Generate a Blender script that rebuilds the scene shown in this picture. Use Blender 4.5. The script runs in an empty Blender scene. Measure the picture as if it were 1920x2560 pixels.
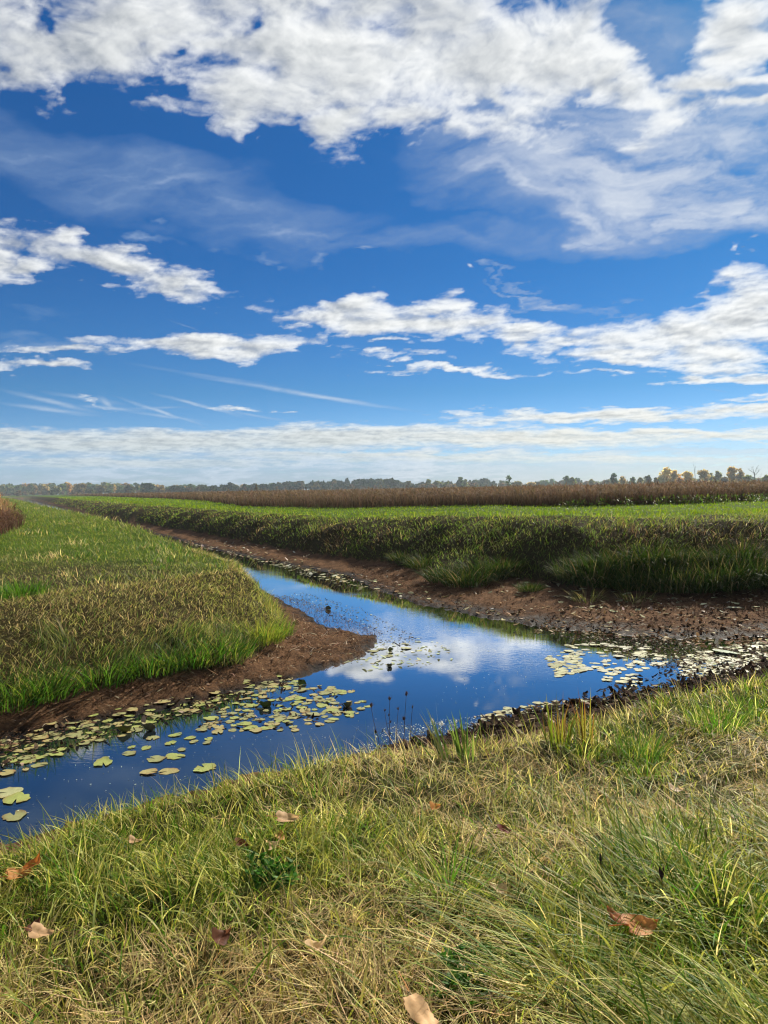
import bpy, math, random
import numpy as np
from mathutils import Matrix, Vector, Euler

rng = np.random.default_rng(7)
random.seed(7)
scene = bpy.context.scene
COL = scene.collection

# ------------------------------------------------------------------ camera
EYE = 1.6                       # metres above the grass at the photographer's feet
FOC = 1849.0                    # focal length in pixels of the 1920 x 2560 photograph
_F = Vector((0, 1, -0.03245)); _R = Vector((1, 0, -0.0177))
_F.normalize()
_R = (_R - _F * _R.dot(_F)).normalized()
_U = _R.cross(_F).normalized()

cam_data = bpy.data.cameras.new('camera')
cam = bpy.data.objects.new('camera', cam_data)
COL.objects.link(cam)
cam.matrix_world = Matrix(((_R.x, _U.x, -_F.x, 0), (_R.y, _U.y, -_F.y, 0), (_R.z, _U.z, -_F.z, EYE), (0, 0, 0, 1)))
cam_data.sensor_fit = 'VERTICAL'
cam_data.sensor_height = 36.0
cam_data.lens = 36.0 * FOC / 2560.0
cam_data.clip_start = 0.05
cam_data.clip_end = 6000
scene.camera = cam


def ray(px, py):
    """direction of a pixel of the photograph"""
    return _F + _R * ((px - 960) / FOC) - _U * ((py - 1280) / FOC)


def at(px, py, z):
    """where the sight line of a pixel meets the level z"""
    d = ray(px, py)
    t = (z - EYE) / d.z
    return (d.x * t, d.y * t)


def at_depth(px, depth, py=1220):
    d = ray(px, py)
    return d.x / d.y * depth


# ------------------------------------------------------------------ noise
def _hash(ix, iy, seed):
    h = (ix.astype(np.int64) * 374761393 + iy.astype(np.int64) * 668265263 + seed * 974634121) & 0x7fffffff
    h = ((h ^ (h >> 13)) * 1274126177) & 0x7fffffff
    return ((h ^ (h >> 16)) & 0xffff) / 65535.0


def vnoise(x, y, seed=0):
    ix = np.floor(x); iy = np.floor(y)
    fx = x - ix; fy = y - iy
    fx = fx * fx * (3 - 2 * fx); fy = fy * fy * (3 - 2 * fy)
    ix = ix.astype(np.int64); iy = iy.astype(np.int64)
    a = _hash(ix, iy, seed); b = _hash(ix + 1, iy, seed)
    c = _hash(ix, iy + 1, seed); d = _hash(ix + 1, iy + 1, seed)
    return (a * (1 - fx) + b * fx) * (1 - fy) + (c * (1 - fx) + d * fx) * fy


def fbm(x, y, seed=0, oct=4):
    s = 0; a = 0.5; t = 0
    for k in range(oct):
        s = s + a * vnoise(x, y, seed + k * 17); t += a
        x = x * 2.03 + 5.1; y = y * 2.03 + 3.7; a *= 0.5
    return s / t


def sstep(a, b, x):
    t = np.clip((x - a) / (b - a), 0, 1)
    return t * t * (3 - 2 * t)


# ------------------------------------------------------------------ node helpers
class NT:
    def __init__(self, tree):
        self.t = tree; self.n = tree.nodes; self.l = tree.links

    def new(self, typ, **kw):
        n = self.n.new(typ)
        for k, v in kw.items():
            setattr(n, k, v)
        return n

    def put(self, sock, v):
        if isinstance(v, bpy.types.NodeSocket):
            self.l.new(v, sock)
        else:
            sock.default_value = v

    def math(self, op, a, b=0.0, c=0.0, clamp=False):
        n = self.new('ShaderNodeMath', operation=op, use_clamp=clamp)
        self.put(n.inputs[0], a); self.put(n.inputs[1], b); self.put(n.inputs[2], c)
        return n.outputs[0]

    def vmath(self, op, a, b=(0, 0, 0), scale=None):
        n = self.new('ShaderNodeVectorMath', operation=op)
        self.put(n.inputs[0], a); self.put(n.inputs[1], b)
        if scale is not None:
            self.put(n.inputs[3], scale)
        return n.outputs['Value'] if op in ('LENGTH', 'DOT_PRODUCT', 'DISTANCE') else n.outputs['Vector']

    def mix(self, f, a, b, mode='MIX'):
        n = self.new('ShaderNodeMix', data_type='RGBA', blend_type=mode)
        self.put(n.inputs[0], f); self.put(n.inputs[6], a); self.put(n.inputs[7], b)
        return n.outputs[2]

    def rng(self, v, a, b, c=0.0, d=1.0, smooth=True):
        n = self.new('ShaderNodeMapRange', interpolation_type='SMOOTHSTEP' if smooth else 'LINEAR')
        self.put(n.inputs[0], v)
        for i, q in enumerate((a, b, c, d)):
            self.put(n.inputs[i + 1], q)
        return n.outputs[0]

    def noise(self, vec, scale, detail=4.0, rough=0.55, dist=0.0, lac=2.0):
        n = self.new('ShaderNodeTexNoise', noise_dimensions='3D')
        self.put(n.inputs['Vector'], vec)
        n.inputs['Scale'].default_value = scale; n.inputs['Detail'].default_value = detail
        n.inputs['Roughness'].default_value = rough; n.inputs['Distortion'].default_value = dist
        n.inputs['Lacunarity'].default_value = lac
        return n

    def ramp(self, f, stops):
        n = self.new('ShaderNodeValToRGB')
        self.put(n.inputs[0], f)
        e = n.color_ramp.elements
        while len(e) < len(stops):
            e.new(0.5)
        for k, (p, c) in enumerate(stops):
            e[k].position = p; e[k].color = (*c, 1)
        return n.outputs[0]

    def xyz(self, x, y, z):
        n = self.new('ShaderNodeCombineXYZ')
        self.put(n.inputs[0], x); self.put(n.inputs[1], y); self.put(n.inputs[2], z)
        return n.outputs[0]

    def sep(self, v):
        n = self.new('ShaderNodeSeparateXYZ'); self.put(n.inputs[0], v)
        return n.outputs


def material(name):
    m = bpy.data.materials.new(name); m.use_nodes = True
    nt = NT(m.node_tree)
    for n in list(nt.n):
        nt.n.remove(n)
    out = nt.new('ShaderNodeOutputMaterial')
    return m, nt, out


# ------------------------------------------------------------------ object helpers
def tag(o, label=None, cat=None, group=None, kind=None):
    if label: o['label'] = label
    if cat: o['category'] = cat
    if group: o['group'] = group
    if kind: o['kind'] = kind
    return o


def mesh_np(name, verts, faces, mat=None, cols=None, smooth=False, attrs=None):
    """verts (N,3), faces (M,k) with k = 3 or 4, optional per-vertex colours"""
    verts = np.asarray(verts, np.float32); faces = np.asarray(faces, np.int32)
    me = bpy.data.meshes.new(name)
    k = faces.shape[1]
    me.vertices.add(len(verts)); me.vertices.foreach_set('co', verts.ravel())
    me.loops.add(faces.size); me.loops.foreach_set('vertex_index', faces.ravel())
    me.polygons.add(len(faces))
    me.polygons.foreach_set('loop_start', np.arange(0, faces.size, k, dtype=np.int32))
    me.polygons.foreach_set('loop_total', np.full(len(faces), k, np.int32))
    me.polygons.foreach_set('use_smooth', np.full(len(faces), smooth, bool))
    if cols is not None:
        a = me.color_attributes.new('tint', 'FLOAT_COLOR', 'POINT')
        c = np.ones((len(verts), 4), np.float32); c[:, :3] = cols
        a.data.foreach_set('color', c.ravel())
    for nm, arr in (attrs or {}).items():
        a = me.attributes.new(nm, 'FLOAT', 'POINT')
        a.data.foreach_set('value', np.asarray(arr, np.float32))
    me.update(calc_edges=True)
    if mat: me.materials.append(mat)
    return me


def link(name, me, parent=None, loc=None):
    o = bpy.data.objects.new(name, me); COL.objects.link(o)
    if parent is not None: o.parent = parent
    if loc is not None: o.location = loc
    return o
# ------------------------------------------------------------------ sky, sun, air
EXPO = 0.95
KSKY = 2.0 ** -EXPO           # the sky is described as it shows at exposure 0
SUN_AZ = math.radians(33.0)     # clockwise from the view direction
SUN_EL = math.radians(33.0)
sun_dir = Vector((math.sin(SUN_AZ) * math.cos(SUN_EL), math.cos(SUN_AZ) * math.cos(SUN_EL), math.sin(SUN_EL)))

ld = bpy.data.lights.new('sun', 'SUN'); ld.energy = 5.0; ld.angle = math.radians(0.5); ld.color = (1.0, 0.93, 0.80)
sun = bpy.data.objects.new('sun', ld); COL.objects.link(sun)
sun.rotation_euler = sun_dir.to_track_quat('Z', 'Y').to_euler()

world = bpy.data.worlds.new('World'); scene.world = world
world.use_nodes = True
W = NT(world.node_tree)
for n in list(W.n): W.n.remove(n)
wout = W.new('ShaderNodeOutputWorld'); bg = W.new('ShaderNodeBackground')
bg.inputs['Strength'].default_value = 0.1 * KSKY + .0
W.l.new(bg.outputs[0], wout.inputs[0])
sky = W.new('ShaderNodeTexSky', sky_type='NISHITA', sun_disc=False)
sky.sun_elevation = SUN_EL; sky.sun_rotation = SUN_AZ
sky.air_density = 1.0; sky.dust_density = 0.2; sky.ozone_density = 2.0; sky.altitude = 0

tc = W.new('ShaderNodeTexCoord')
_, _, dz = W.sep(W.vmath('NORMALIZE', tc.outputs['Generated']))
base = W.new('ShaderNodeHueSaturation'); W.put(base.inputs['Color'], sky.outputs[0])
base.inputs['Saturation'].default_value = 1.3; base.inputs['Value'].default_value = 1.0
tone = W.ramp(dz, [(0.0, (.46, .66, 1.30)), (.03, (.42, .63, 1.14)), (.127, (.20, .475, .77)), (.28, (.115, .43, .71)), (.5, (.13, .50, .76))])
W.put(bg.inputs['Color'], W.mix(1.0, base.outputs[0], tone, 'MULTIPLY'))
world.cycles.sampling_method = 'MANUAL'; world.cycles.sample_map_resolution = 512


def pnoise(x, y, seed=0):
    ix = np.floor(x); iy = np.floor(y)
    fx = x - ix; fy = y - iy
    ix = ix.astype(np.int64); iy = iy.astype(np.int64)
    ux = fx * fx * fx * (fx * (fx * 6 - 15) + 10); uy = fy * fy * fy * (fy * (fy * 6 - 15) + 10)

    def g(a, b, p, q):
        t = _hash(ix + a, iy + b, seed) * 6.2831853
        return np.cos(t) * p + np.sin(t) * q
    a = g(0, 0, fx, fy); b = g(1, 0, fx - 1, fy); c = g(0, 1, fx, fy - 1); d = g(1, 1, fx - 1, fy - 1)
    return ((a * (1 - ux) + b * ux) * (1 - uy) + (c * (1 - ux) + d * ux) * uy) * 1.5


def pfbm(x, y, seed=0, oct=6, rough=0.55):
    s = 0; a = 1.0; t = 0
    for k in range(oct):
        s = s + a * pnoise(x, y, seed + 31 * k); t += a * a
        x, y = 1.62 * x + 1.21 * y + 7.3, -1.21 * x + 1.62 * y + 3.1
        a *= rough
    return s / math.sqrt(t)


def azel(x, y):
    d = ray(x * 1.15732, y * 1.15732)
    return math.atan2(d.x, d.y), math.atan2(d.z, math.hypot(d.x, d.y))


def field(az, el, blobs, floor=-1.0):
    """highest of many soft ellipses given by where they stand in the view: x, y, radius x, radius y, weight, turn"""
    acc = np.full(az.shape, floor)
    for (x, y, rx, ry, w, *rot) in blobs:
        r = math.radians(rot[0]) if rot else 0.0
        c = azel(x, y); e = azel(x + rx * math.cos(r), y + rx * math.sin(r)); f = azel(x - ry * math.sin(r), y + ry * math.cos(r))
        ax, ay = e[0] - c[0], e[1] - c[1]; bx, by = f[0] - c[0], f[1] - c[1]
        det = ax * by - ay * bx
        du, dv = az - c[0], el - c[1]
        p = (du * by - dv * bx) / det; q = (dv * ax - du * ay) / det
        acc = np.maximum(acc, w * (1 - np.sqrt(p * p + q * q)))
    return acc


CUMULUS = [  # picture x, y, radius x, radius y, weight, turn
    (60, 60, 300, 120, .8), (330, 60, 300, 110, 1.), (480, 110, 190, 80, .9), (520, 175, 110, 110, 1., 25), (700, 130, 330, 190, 1.15),
    (950, 110, 420, 210, 1.15), (1180, 130, 380, 170, 1.0), (1330, 170, 240, 130, 1.0), (1385, 215, 80, 80, 1.0), (1600, 60, 170, 90, 1.),
    (1500, 160, 200, 70, 1.), (1590, 205, 150, 40, .9), (700, 285, 90, 42, .9), (840, 270, 130, 50, .8),
    (0, 545, 110, 75, 1.), (120, 490, 60, 24, .7, 20), (230, 570, 190, 48, .9, 14), (400, 615, 170, 34, .75, 12), (80, 590, 90, 26, .8),
    (830, 692, 300, 40, 1.05), (770, 660, 100, 30, .85), (980, 688, 190, 36, .85), (1130, 722, 170, 22, .75), (1250, 747, 140, 18, .65),
    (1480, 720, 340, 64, 1.1, -8), (1640, 680, 190, 80, 1.2), (1340, 772, 180, 16, .8), (1530, 770, 190, 38, 1.), (1610, 818, 190, 15, .8), (1530, 815, 70, 16, .8),
    (480, 748, 300, 28, .95), (420, 738, 120, 18, .7), (590, 752, 150, 22, .8), (90, 790, 140, 14, .7), (110, 757, 170, 9, .5),
    (1000, 801, 230, 9, .75), (1080, 795, 70, 12, .6), (870, 772, 90, 8, .5), (1330, 808, 90, 8, .5),
    
    (1510, 645, 60, 14, .5), (1590, 568, 26, 9, .4), (850, 743, 40, 8, .5), (1000, 592, 14, 8, .35),
    (1300, 900, 470, 17, .95, -1), (1600, 885, 150, 14, .8), (1050, 905, 120, 10, .6), (1640, 862, 90, 8, .6),
    (500, 887, 60, 7, .6), (232, 872, 26, 10, .3, 40), (620, 890, 40, 4, .3),
    (330, 955, 620, 34, .85, -1), (720, 945, 520, 32, .95, -2), (1120, 946, 520, 24, .95), (1500, 938, 500, 15, .85), (850, 985, 700, 14, .6), (1300, 992, 520, 9, .5), (300, 1000, 500, 14, .5),
]
HOLES = [(1410, 50, 160, 85, 1.4), (1495, 60, 80, 80, 1.), (1560, 185, 140, 34, 1.), (1090, 190, 70, 30, .5), (820, 60, 60, 30, .35), (330, 90, 60, 30, .4), (1010, 240, 90, 24, .5), (1640, 120, 60, 40, .6), (1250, 250, 170, 26, .5), (540, 70, 26, 24, .5), (410, 125, 36, 24, .55),
         (1640, 250, 40, 40, .5), (90, 15, 60, 18, .6), (1220, 215, 60, 26, .5), (190, 175, 60, 30, .5), (560, 260, 50, 40, .5), (610, 300, 60, 50, .6)]
VEIL = [(1075, 602, 40, 11, .5), (1130, 608, 50, 9, .3), (795, 552, 30, 10, .7), (690, 545, 26, 14, .4), (590, 540, 34, 11, .35), (340, 530, 66, 18, .6), (480, 538, 40, 12, .3), (1640, 568, 26, 9, .6), (700, 1015, 1500, 62, 1.2), (1300, 350, 560, 190, 1.0, 4), (1540, 455, 380, 110, 1.1, -3), (1230, 440, 240, 60, 1.1, 22), (1420, 70, 240, 130, .35), (1560, 210, 260, 110, .6), (1250, 370, 470, 130, .8), (1560, 340, 330, 190, .8), (1150, 330, 240, 60, .6), (1590, 440, 260, 80, .9, -6), (1150, 405, 280, 44, 1.0, 17), (1250, 455, 150, 34, .85, 32),
        (330, 400, 600, 110, .42, 10), (620, 480, 420, 50, .4, 8), (60, 330, 200, 60, .35, 8), (1000, 520, 500, 50, .25), (1330, 410, 220, 50, .8, -12), (1450, 520, 330, 50, .4),
        (1190, 640, 85, 18, .75, 3), (1120, 632, 70, 9, .5, 10), (1300, 658, 110, 9, .35), (60, 710, 100, 26, .25), (70, 750, 260, 22, .35), (1560, 480, 260, 40, .7)]
TRAILS = [(650, 850, 290, 7, .8, 8.5), (450, 812, 200, 5, .35, 8), (395, 702, 50, 3, .45, 20), (110, 868, 125, 8, .8, 13), (110, 885, 130, 7, .7, 7), (240, 882, 90, 6, .7, 4), (330, 881, 90, 4, .5, -1),
          (350, 890, 115, 5, .8, 18), (235, 872, 30, 10, .8, 35), (430, 876, 120, 6, .8, 14), (560, 900, 110, 4, .5, 9), (1540, 842, 40, 2.5, .4, 12), (1630, 858, 40, 2.5, .4, -20), (190, 862, 120, 7, .5, 9), (350, 898, 120, 5, .5, 8)]


def clouds():
    R = math.radians
    st = R(0.08)
    azd = np.arange(R(-40), R(40), st)
    azs = np.concatenate([np.arange(R(-180), R(-40) - 1e-6, R(2.0)), azd, np.arange(R(40), R(180.01), R(2.0))])
    eld = np.concatenate([np.arange(R(-1.0), R(8), st * .7), np.arange(R(8), R(37), st)])
    els = np.concatenate([eld, np.arange(R(37), R(89.9), R(1.2)), [R(89.99)]])
    az, el = np.meshgrid(azs, els)
    cz = np.sin(np.maximum(el, 0)) + 0.10
    px, py = np.sin(az) * np.cos(el) / cz, np.cos(az) * np.cos(el) / cz      # the cloud layer seen from below
    e0 = np.maximum(el, 0)
    wx = pfbm(px * 2.2, py * 2.2, 11, 6, .58); wy = pfbm(px * 2.2, py * 2.2, 57, 6, .58)
    wamp = 0.004 + 0.11 * e0
    azw, elw = az + .045 * wx, el + wamp * wy * .6
    cum = field(azw, elw, CUMULUS) - np.maximum(field(azw, elw, HOLES), 0)
    away = np.maximum(sstep(.66, .85, np.abs(az)), sstep(R(36.5), R(42), el))
    gen = 1.1 * pfbm(px * .8, py * .8, 5, 4, .5) + .1
    sund = np.hypot(np.sin(.5 * (az - SUN_AZ)) * 2 * np.cos(SUN_EL), el - SUN_EL)
    gen = gen - 4 * sstep(R(8), R(2), sund)                 # the sun itself stands in a gap
    cum = cum * (1 - away) + gen * away - 4 * sstep(R(6), R(1.5), sund)
    rx, ry = px + .05 * wx, py + .05 * wy
    n = .80 * pfbm(rx * 4.6, ry * 4.6, 3, 8, .60) + .42 * pfbm(rx * 11, ry * 11, 8, 6, .60)
    ridge = 1 - np.abs(pfbm(rx * 5.0, ry * 5.0, 91, 5, .55)) * 1.6
    nn = .78 * n + .20 * (ridge - .45) + .10 * pfbm(rx * 19 + .4 * n, ry * 19, 77, 5, .62)
    rag = np.interp(el, [R(1), R(5), R(14), R(25)], [.20, .36, .60, .92])
    dens = cum * 1.25 + nn * rag * (.35 + .65 * sstep(-.45, .05, cum))
    d = np.maximum(dens, 0)
    alpha = 1 - np.exp(-np.power(d, 1.5) * np.interp(el, [R(3), R(12), R(22)], [4.0, 3.6, 2.8]))
    # light: how much cloud lies between each puff and the sun
    nx, ne = len(azs), len(els)
    ia = np.interp(az, azs, np.arange(nx)); ie = np.interp(el, els, np.arange(ne))

    def look(f, a, e):
        u = np.clip(np.interp(a, azs, np.arange(nx)), 0, nx - 1.001); v = np.clip(np.interp(e, els, np.arange(ne)), 0, ne - 1.001)
        i, j = u.astype(int), v.astype(int); s, t = u - i, v - j
        return (f[j, i] * (1 - s) + f[j, i + 1] * s) * (1 - t) + (f[j + 1, i] * (1 - s) + f[j + 1, i + 1] * s) * t
    vx, vy = SUN_AZ - az, SUN_EL - el + .12
    ln = np.hypot(vx, vy) + 1e-6; vx /= ln; vy /= ln
    fore = np.clip(e0 / .45, .12, 1)
    depth = np.zeros_like(d); prev = 0
    puffs = np.clip(nn * rag + .22, 0, 1.2) * sstep(0, .25, dens) + .10 * np.minimum(d, 1.2)
    for s in (.004, .009, .016, .026, .04):
        depth += look(puffs, az + vx * s, el + vy * s * fore) * (s - prev); prev = s
    T = np.exp(-depth * 62)
    rim = np.exp(-d * 5.5)
    soft = look(nn, az + vx * .022, el + vy * .022 * fore)
    big = .6 * pfbm(px * 1.5, py * 1.5, 131, 4, .5)
    light = .54 + .48 * T + .22 * rim + .10 * (nn - .1) - .13 * sstep(.5, 1.5, d)
    gx = nn - look(nn, az + vx * .010, el + vy * .010 * fore)
    light += np.clip(.30 * gx, -.16, .12) + np.clip(.30 * (nn - soft), -.18, .12) + .20 * big * sstep(R(9), R(20), el)
    light += np.interp(az, [-.45, -.1, .2, .45], [-.10, .0, .08, .14])
    light = np.clip(light, .12, 1.05)
    dark = np.array([.23, .275, .33]); white = np.array([.95, .965, .96])
    col = dark + (white - dark) * light[..., None]
    hz = sstep(R(9), R(0.5), el)[..., None] * .8
    warm = sstep(-.2, .25, az)[..., None]
    hcol = np.array([.50, .585, .62]) * (1 - warm) + np.array([.76, .755, .66]) * warm
    col = col * (1 - hz) + hcol * (.78 + .30 * light[..., None]) * hz
    fade = sstep(R(3.6), R(.5), el)                                  # the lowest clouds sink into the air
    alpha = alpha * (1 - .35 * fade)
    # thin veil combed by the wind, and old contrails
    s1 = pfbm((az + .9 * el) * 6 + .5 * wx, (el - .22 * az) * 34 + .6 * wy, 23, 6, .6)
    s2 = pfbm((az - .5 * el) * 9 + .5 * wx, (el + .20 * az) * 40 + .6 * wy, 29, 6, .6)
    mixs = sstep(.05, .35, az)
    stn = s1 * (1 - mixs) + s2 * mixs
    vf = np.maximum(field(az + .05 * wx, el + .035 * wy, VEIL), 0)
    va = .92 * (1 - np.exp(-1.9 * vf * np.clip(.66 + .60 * stn + .12 * n, 0.04, 1.6)))
    tf = np.maximum(field(az + .004 * wx, el + .0012 * wy, TRAILS), 0)
    va = np.maximum(va, np.clip(tf * 1.1, 0, 1) * np.clip(.45 + .35 * s1, .15, .75))
    va = va * (1 - away) * sstep(R(1.5), R(5), sund)
    trail = np.clip(tf * 2, 0, 1)[..., None]
    vw = sstep(-.3, .4, az)[..., None]
    vcol = np.array([.34, .47, .68]) * (1 - vw) + np.array([.52, .585, .69]) * vw
    vcol = vcol + (np.clip(va, .3, .95)[..., None] - .3) * np.array([.62, .56, .42])
    vcol = vcol * (1 - trail) + np.array([.70, .78, .86]) * trail
    a = alpha[..., None]; v = va[..., None] * (1 - a)
    tot = np.maximum(a + v, 1e-5)
    c = (col * a + vcol * v) / tot
    Rm = 4200.0
    co = np.stack([np.sin(az) * np.cos(el), np.cos(az) * np.cos(el), np.sin(el)], -1) * Rm
    idx = np.arange(ne * nx).reshape(ne, nx)
    f = np.stack([idx[:-1, :-1], idx[1:, :-1], idx[1:, 1:], idx[:-1, 1:]], -1).reshape(-1, 4)
    m, nt, out = material('cloud_layer')
    at1 = nt.new('ShaderNodeAttribute', attribute_name='tint'); at2 = nt.new('ShaderNodeAttribute', attribute_name='cover')
    em = nt.new('ShaderNodeEmission'); nt.l.new(at1.outputs['Color'], em.inputs['Color']); em.inputs['Strength'].default_value = KSKY
    tr = nt.new('ShaderNodeBsdfTransparent'); mx = nt.new('ShaderNodeMixShader')
    nt.l.new(at2.outputs['Fac'], mx.inputs[0]); nt.l.new(tr.outputs[0], mx.inputs[1]); nt.l.new(em.outputs[0], mx.inputs[2])
    nt.l.new(mx.outputs[0], out.inputs[0])
    m.cycles.emission_sampling = 'NONE'
    me = mesh_np('sky', co.reshape(-1, 3), f, m, c.reshape(-1, 3), True, {'cover': tot[..., 0].ravel()})
    o = link('sky', me, loc=(0, 0, EYE)); tag(o, kind='structure')


clouds()

scene.render.engine = 'CYCLES'
scene.view_settings.view_transform = 'Standard'; scene.view_settings.look = 'None'
scene.view_settings.exposure = EXPO; scene.view_settings.gamma = 1.0
scene.view_settings.use_curve_mapping = False
scene.cycles.use_denoising = True; scene.cycles.denoising_prefilter = 'ACCURATE'; scene.cycles.denoising_input_passes = 'RGB_ALBEDO_NORMAL'; scene.cycles.filter_width = 1.2
scene.cycles.max_bounces = 8; scene.cycles.diffuse_bounces = 2; scene.cycles.glossy_bounces = 4
scene.cycles.transparent_max_bounces = 12; scene.cycles.volume_bounces = 1
scene.cycles.sample_clamp_indirect = 6.0
# ------------------------------------------------------------------ terrain
WATER = -1.0
# shorelines, bank feet and bank crests, as plan polylines in metres (camera at 0,0 looking along +y)
NEAR_SHORE = [(-40, -14), (-20, -5.5), (-10, 1.2), (-5.5, 3.9), (-2.86, 5.3), (-2.2, 5.9), (-1.33, 6.6), (-.5, 7.0), (.1, 7.3), (.7, 7.55), (1.15, 7.9),
              (1.75, 8.05), (2.33, 8.3), (2.9, 8.7), (3.5, 9.2), (4.3, 9.55), (5.15, 9.95), (7, 10.6), (12, 12.0), (24, 14.0), (50, 16)]
NEAR_CREST = [(-40, -15.6), (-20, -7.2), (-10, -.6), (-5.5, 2.0), (-2.1, 4.0), (-1.6, 4.5), (-.97, 5.0), (0, 5.65), (.9, 5.85), (1.6, 6.1), (2.3, 6.6), (2.9, 7.05), (3.9, 7.6), (5.5, 8.3), (12, 9.8), (24, 12), (50, 14)]
LEFT_SHORE = [(-40, -10.5), (-20, -1.5), (-10, 4.1), (-6.5, 6.5), (-4.1, 7.9), (-3.45, 8.2), (-3.1, 8.45), (-2.6, 8.8), (-2.2, 9.2), (-1.75, 9.7), (-1.3, 9.95), (-1.0, 10.5), (-.45, 11.3), (-.17, 12.0),
              (-.19, 12.9), (-.8, 13.5), (-1.4, 14.6), (-1.9, 16), (-2.7, 18.1), (-4.2, 21), (-7.8, 28), (-11.7, 35.5), (-24.2, 59.5), (-52, 113), (-110, 224), (-215, 425)]
LEFT_FOOT = [(-40, -9.3), (-20, -.3), (-10, 5.0), (-6.5, 7.1), (-4.2, 8.35), (-3.6, 9.1), (-2.6, 9.85), (-2.05, 10.3), (-1.9, 11.3), (-1.62, 12.4), (-2.0, 13.8), (-2.6, 15.4), (-3.6, 17.6), (-5.0, 21), (-8.6, 28), (-12.5, 35.5), (-25.2, 59.5), (-53, 113), (-111, 224), (-216, 425)]
LEFT_CREST = [(-40, -6.4), (-20, 2.0), (-10, 7.7), (-7.2, 9.6), (-5.6, 10.7), (-4.6, 12.1), (-3.6, 13.2), (-2.95, 14.0), (-3.3, 15.6), (-4.6, 18.0), (-6.0, 21), (-9.5, 28), (-13.6, 35.5), (-26.6, 59.5), (-54.5, 113), (-112.5, 224), (-217.5, 425)]
FAR_SHORE = [(-205, 425), (-104, 226), (-48, 113.5), (-29.6, 75), (-17.2, 52), (-11.2, 40), (-7.0, 31.8), (-4.6, 27.6), (-2.6, 24.4), (-1.1, 22), (-.1, 18.3), (.8, 16.4), (1.9, 14.6), (2.94, 13.4), (4.2, 12.6), (5.36, 12.05), (7.5, 12.7), (12, 14.4), (24, 17), (50, 19.5)]
FAR_FOOT = [(-204.2, 425), (-103.2, 226), (-47.2, 113.5), (-28.8, 75), (-16.3, 52), (-9.7, 40), (-5.5, 31.7), (-1.9, 25.5), (0, 23.0), (1.6, 18.9), (3.2, 18.6), (4.4, 16.6), (6.2, 15.6), (7.9, 15.5), (12, 16.4), (24, 18.8), (50, 21.5)]
FAR_CREST = [(-201, 425), (-100.3, 226), (-44.3, 113.5), (-24.2, 72), (-12.9, 50), (-6.9, 38.6), (-3.3, 32.0), (0.3, 26.4), (1.9, 24.2), (3.4, 22.0), (5.2, 19.9), (6.9, 18.8), (8.9, 18.7), (12, 19.5), (16, 20.6), (26, 22.9), (52, 25.7)]
BIG = 3000


def closed(line, extra):
    return np.array(line + extra, float)


POLY = {
    'near_land': closed(NEAR_SHORE, [(BIG, 16), (BIG, -BIG), (-BIG, -BIG), (-BIG, -14)]),
    'near_top': closed(NEAR_CREST, [(BIG, 14), (BIG, -BIG), (-BIG, -BIG), (-BIG, -15.6)]),
    'left_land': closed(LEFT_SHORE, [(-215, BIG), (-BIG, BIG), (-BIG, -10.5)]),
    'left_grass': closed(LEFT_FOOT, [(-216, BIG), (-BIG, BIG), (-BIG, -9.3)]),
    'left_top': closed(LEFT_CREST, [(-217.5, BIG), (-BIG, BIG), (-BIG, -6.4)]),
    'far_land': closed(FAR_SHORE, [(BIG, 19.5), (BIG, BIG), (-205, BIG)]),
    'far_grass': closed(FAR_FOOT, [(BIG, 21.5), (BIG, BIG), (-203.5, BIG)]),
    'far_top': closed(FAR_CREST, [(BIG, 25.7), (BIG, BIG), (-201, BIG)]),
}


def inside(poly, x, y):
    r = np.zeros(x.shape, bool)
    n = len(poly)
    for i in range(n):
        x0, y0 = poly[i]; x1, y1 = poly[(i + 1) % n]
        if y0 == y1: continue
        c = (y0 > y) != (y1 > y)
        r ^= c & (x < (x1 - x0) * (y - y0) / (y1 - y0) + x0)
    return r


def dist(line, x, y):
    d = np.full(x.shape, 1e12)
    for (x0, y0), (x1, y1) in zip(line[:-1], line[1:]):
        ex, ey = x1 - x0, y1 - y0
        t = np.clip(((x - x0) * ex + (y - y0) * ey) / (ex * ex + ey * ey), 0, 1)
        d = np.minimum(d, (x - x0 - t * ex) ** 2 + (y - y0 - t * ey) ** 2)
    return np.sqrt(d)


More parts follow.
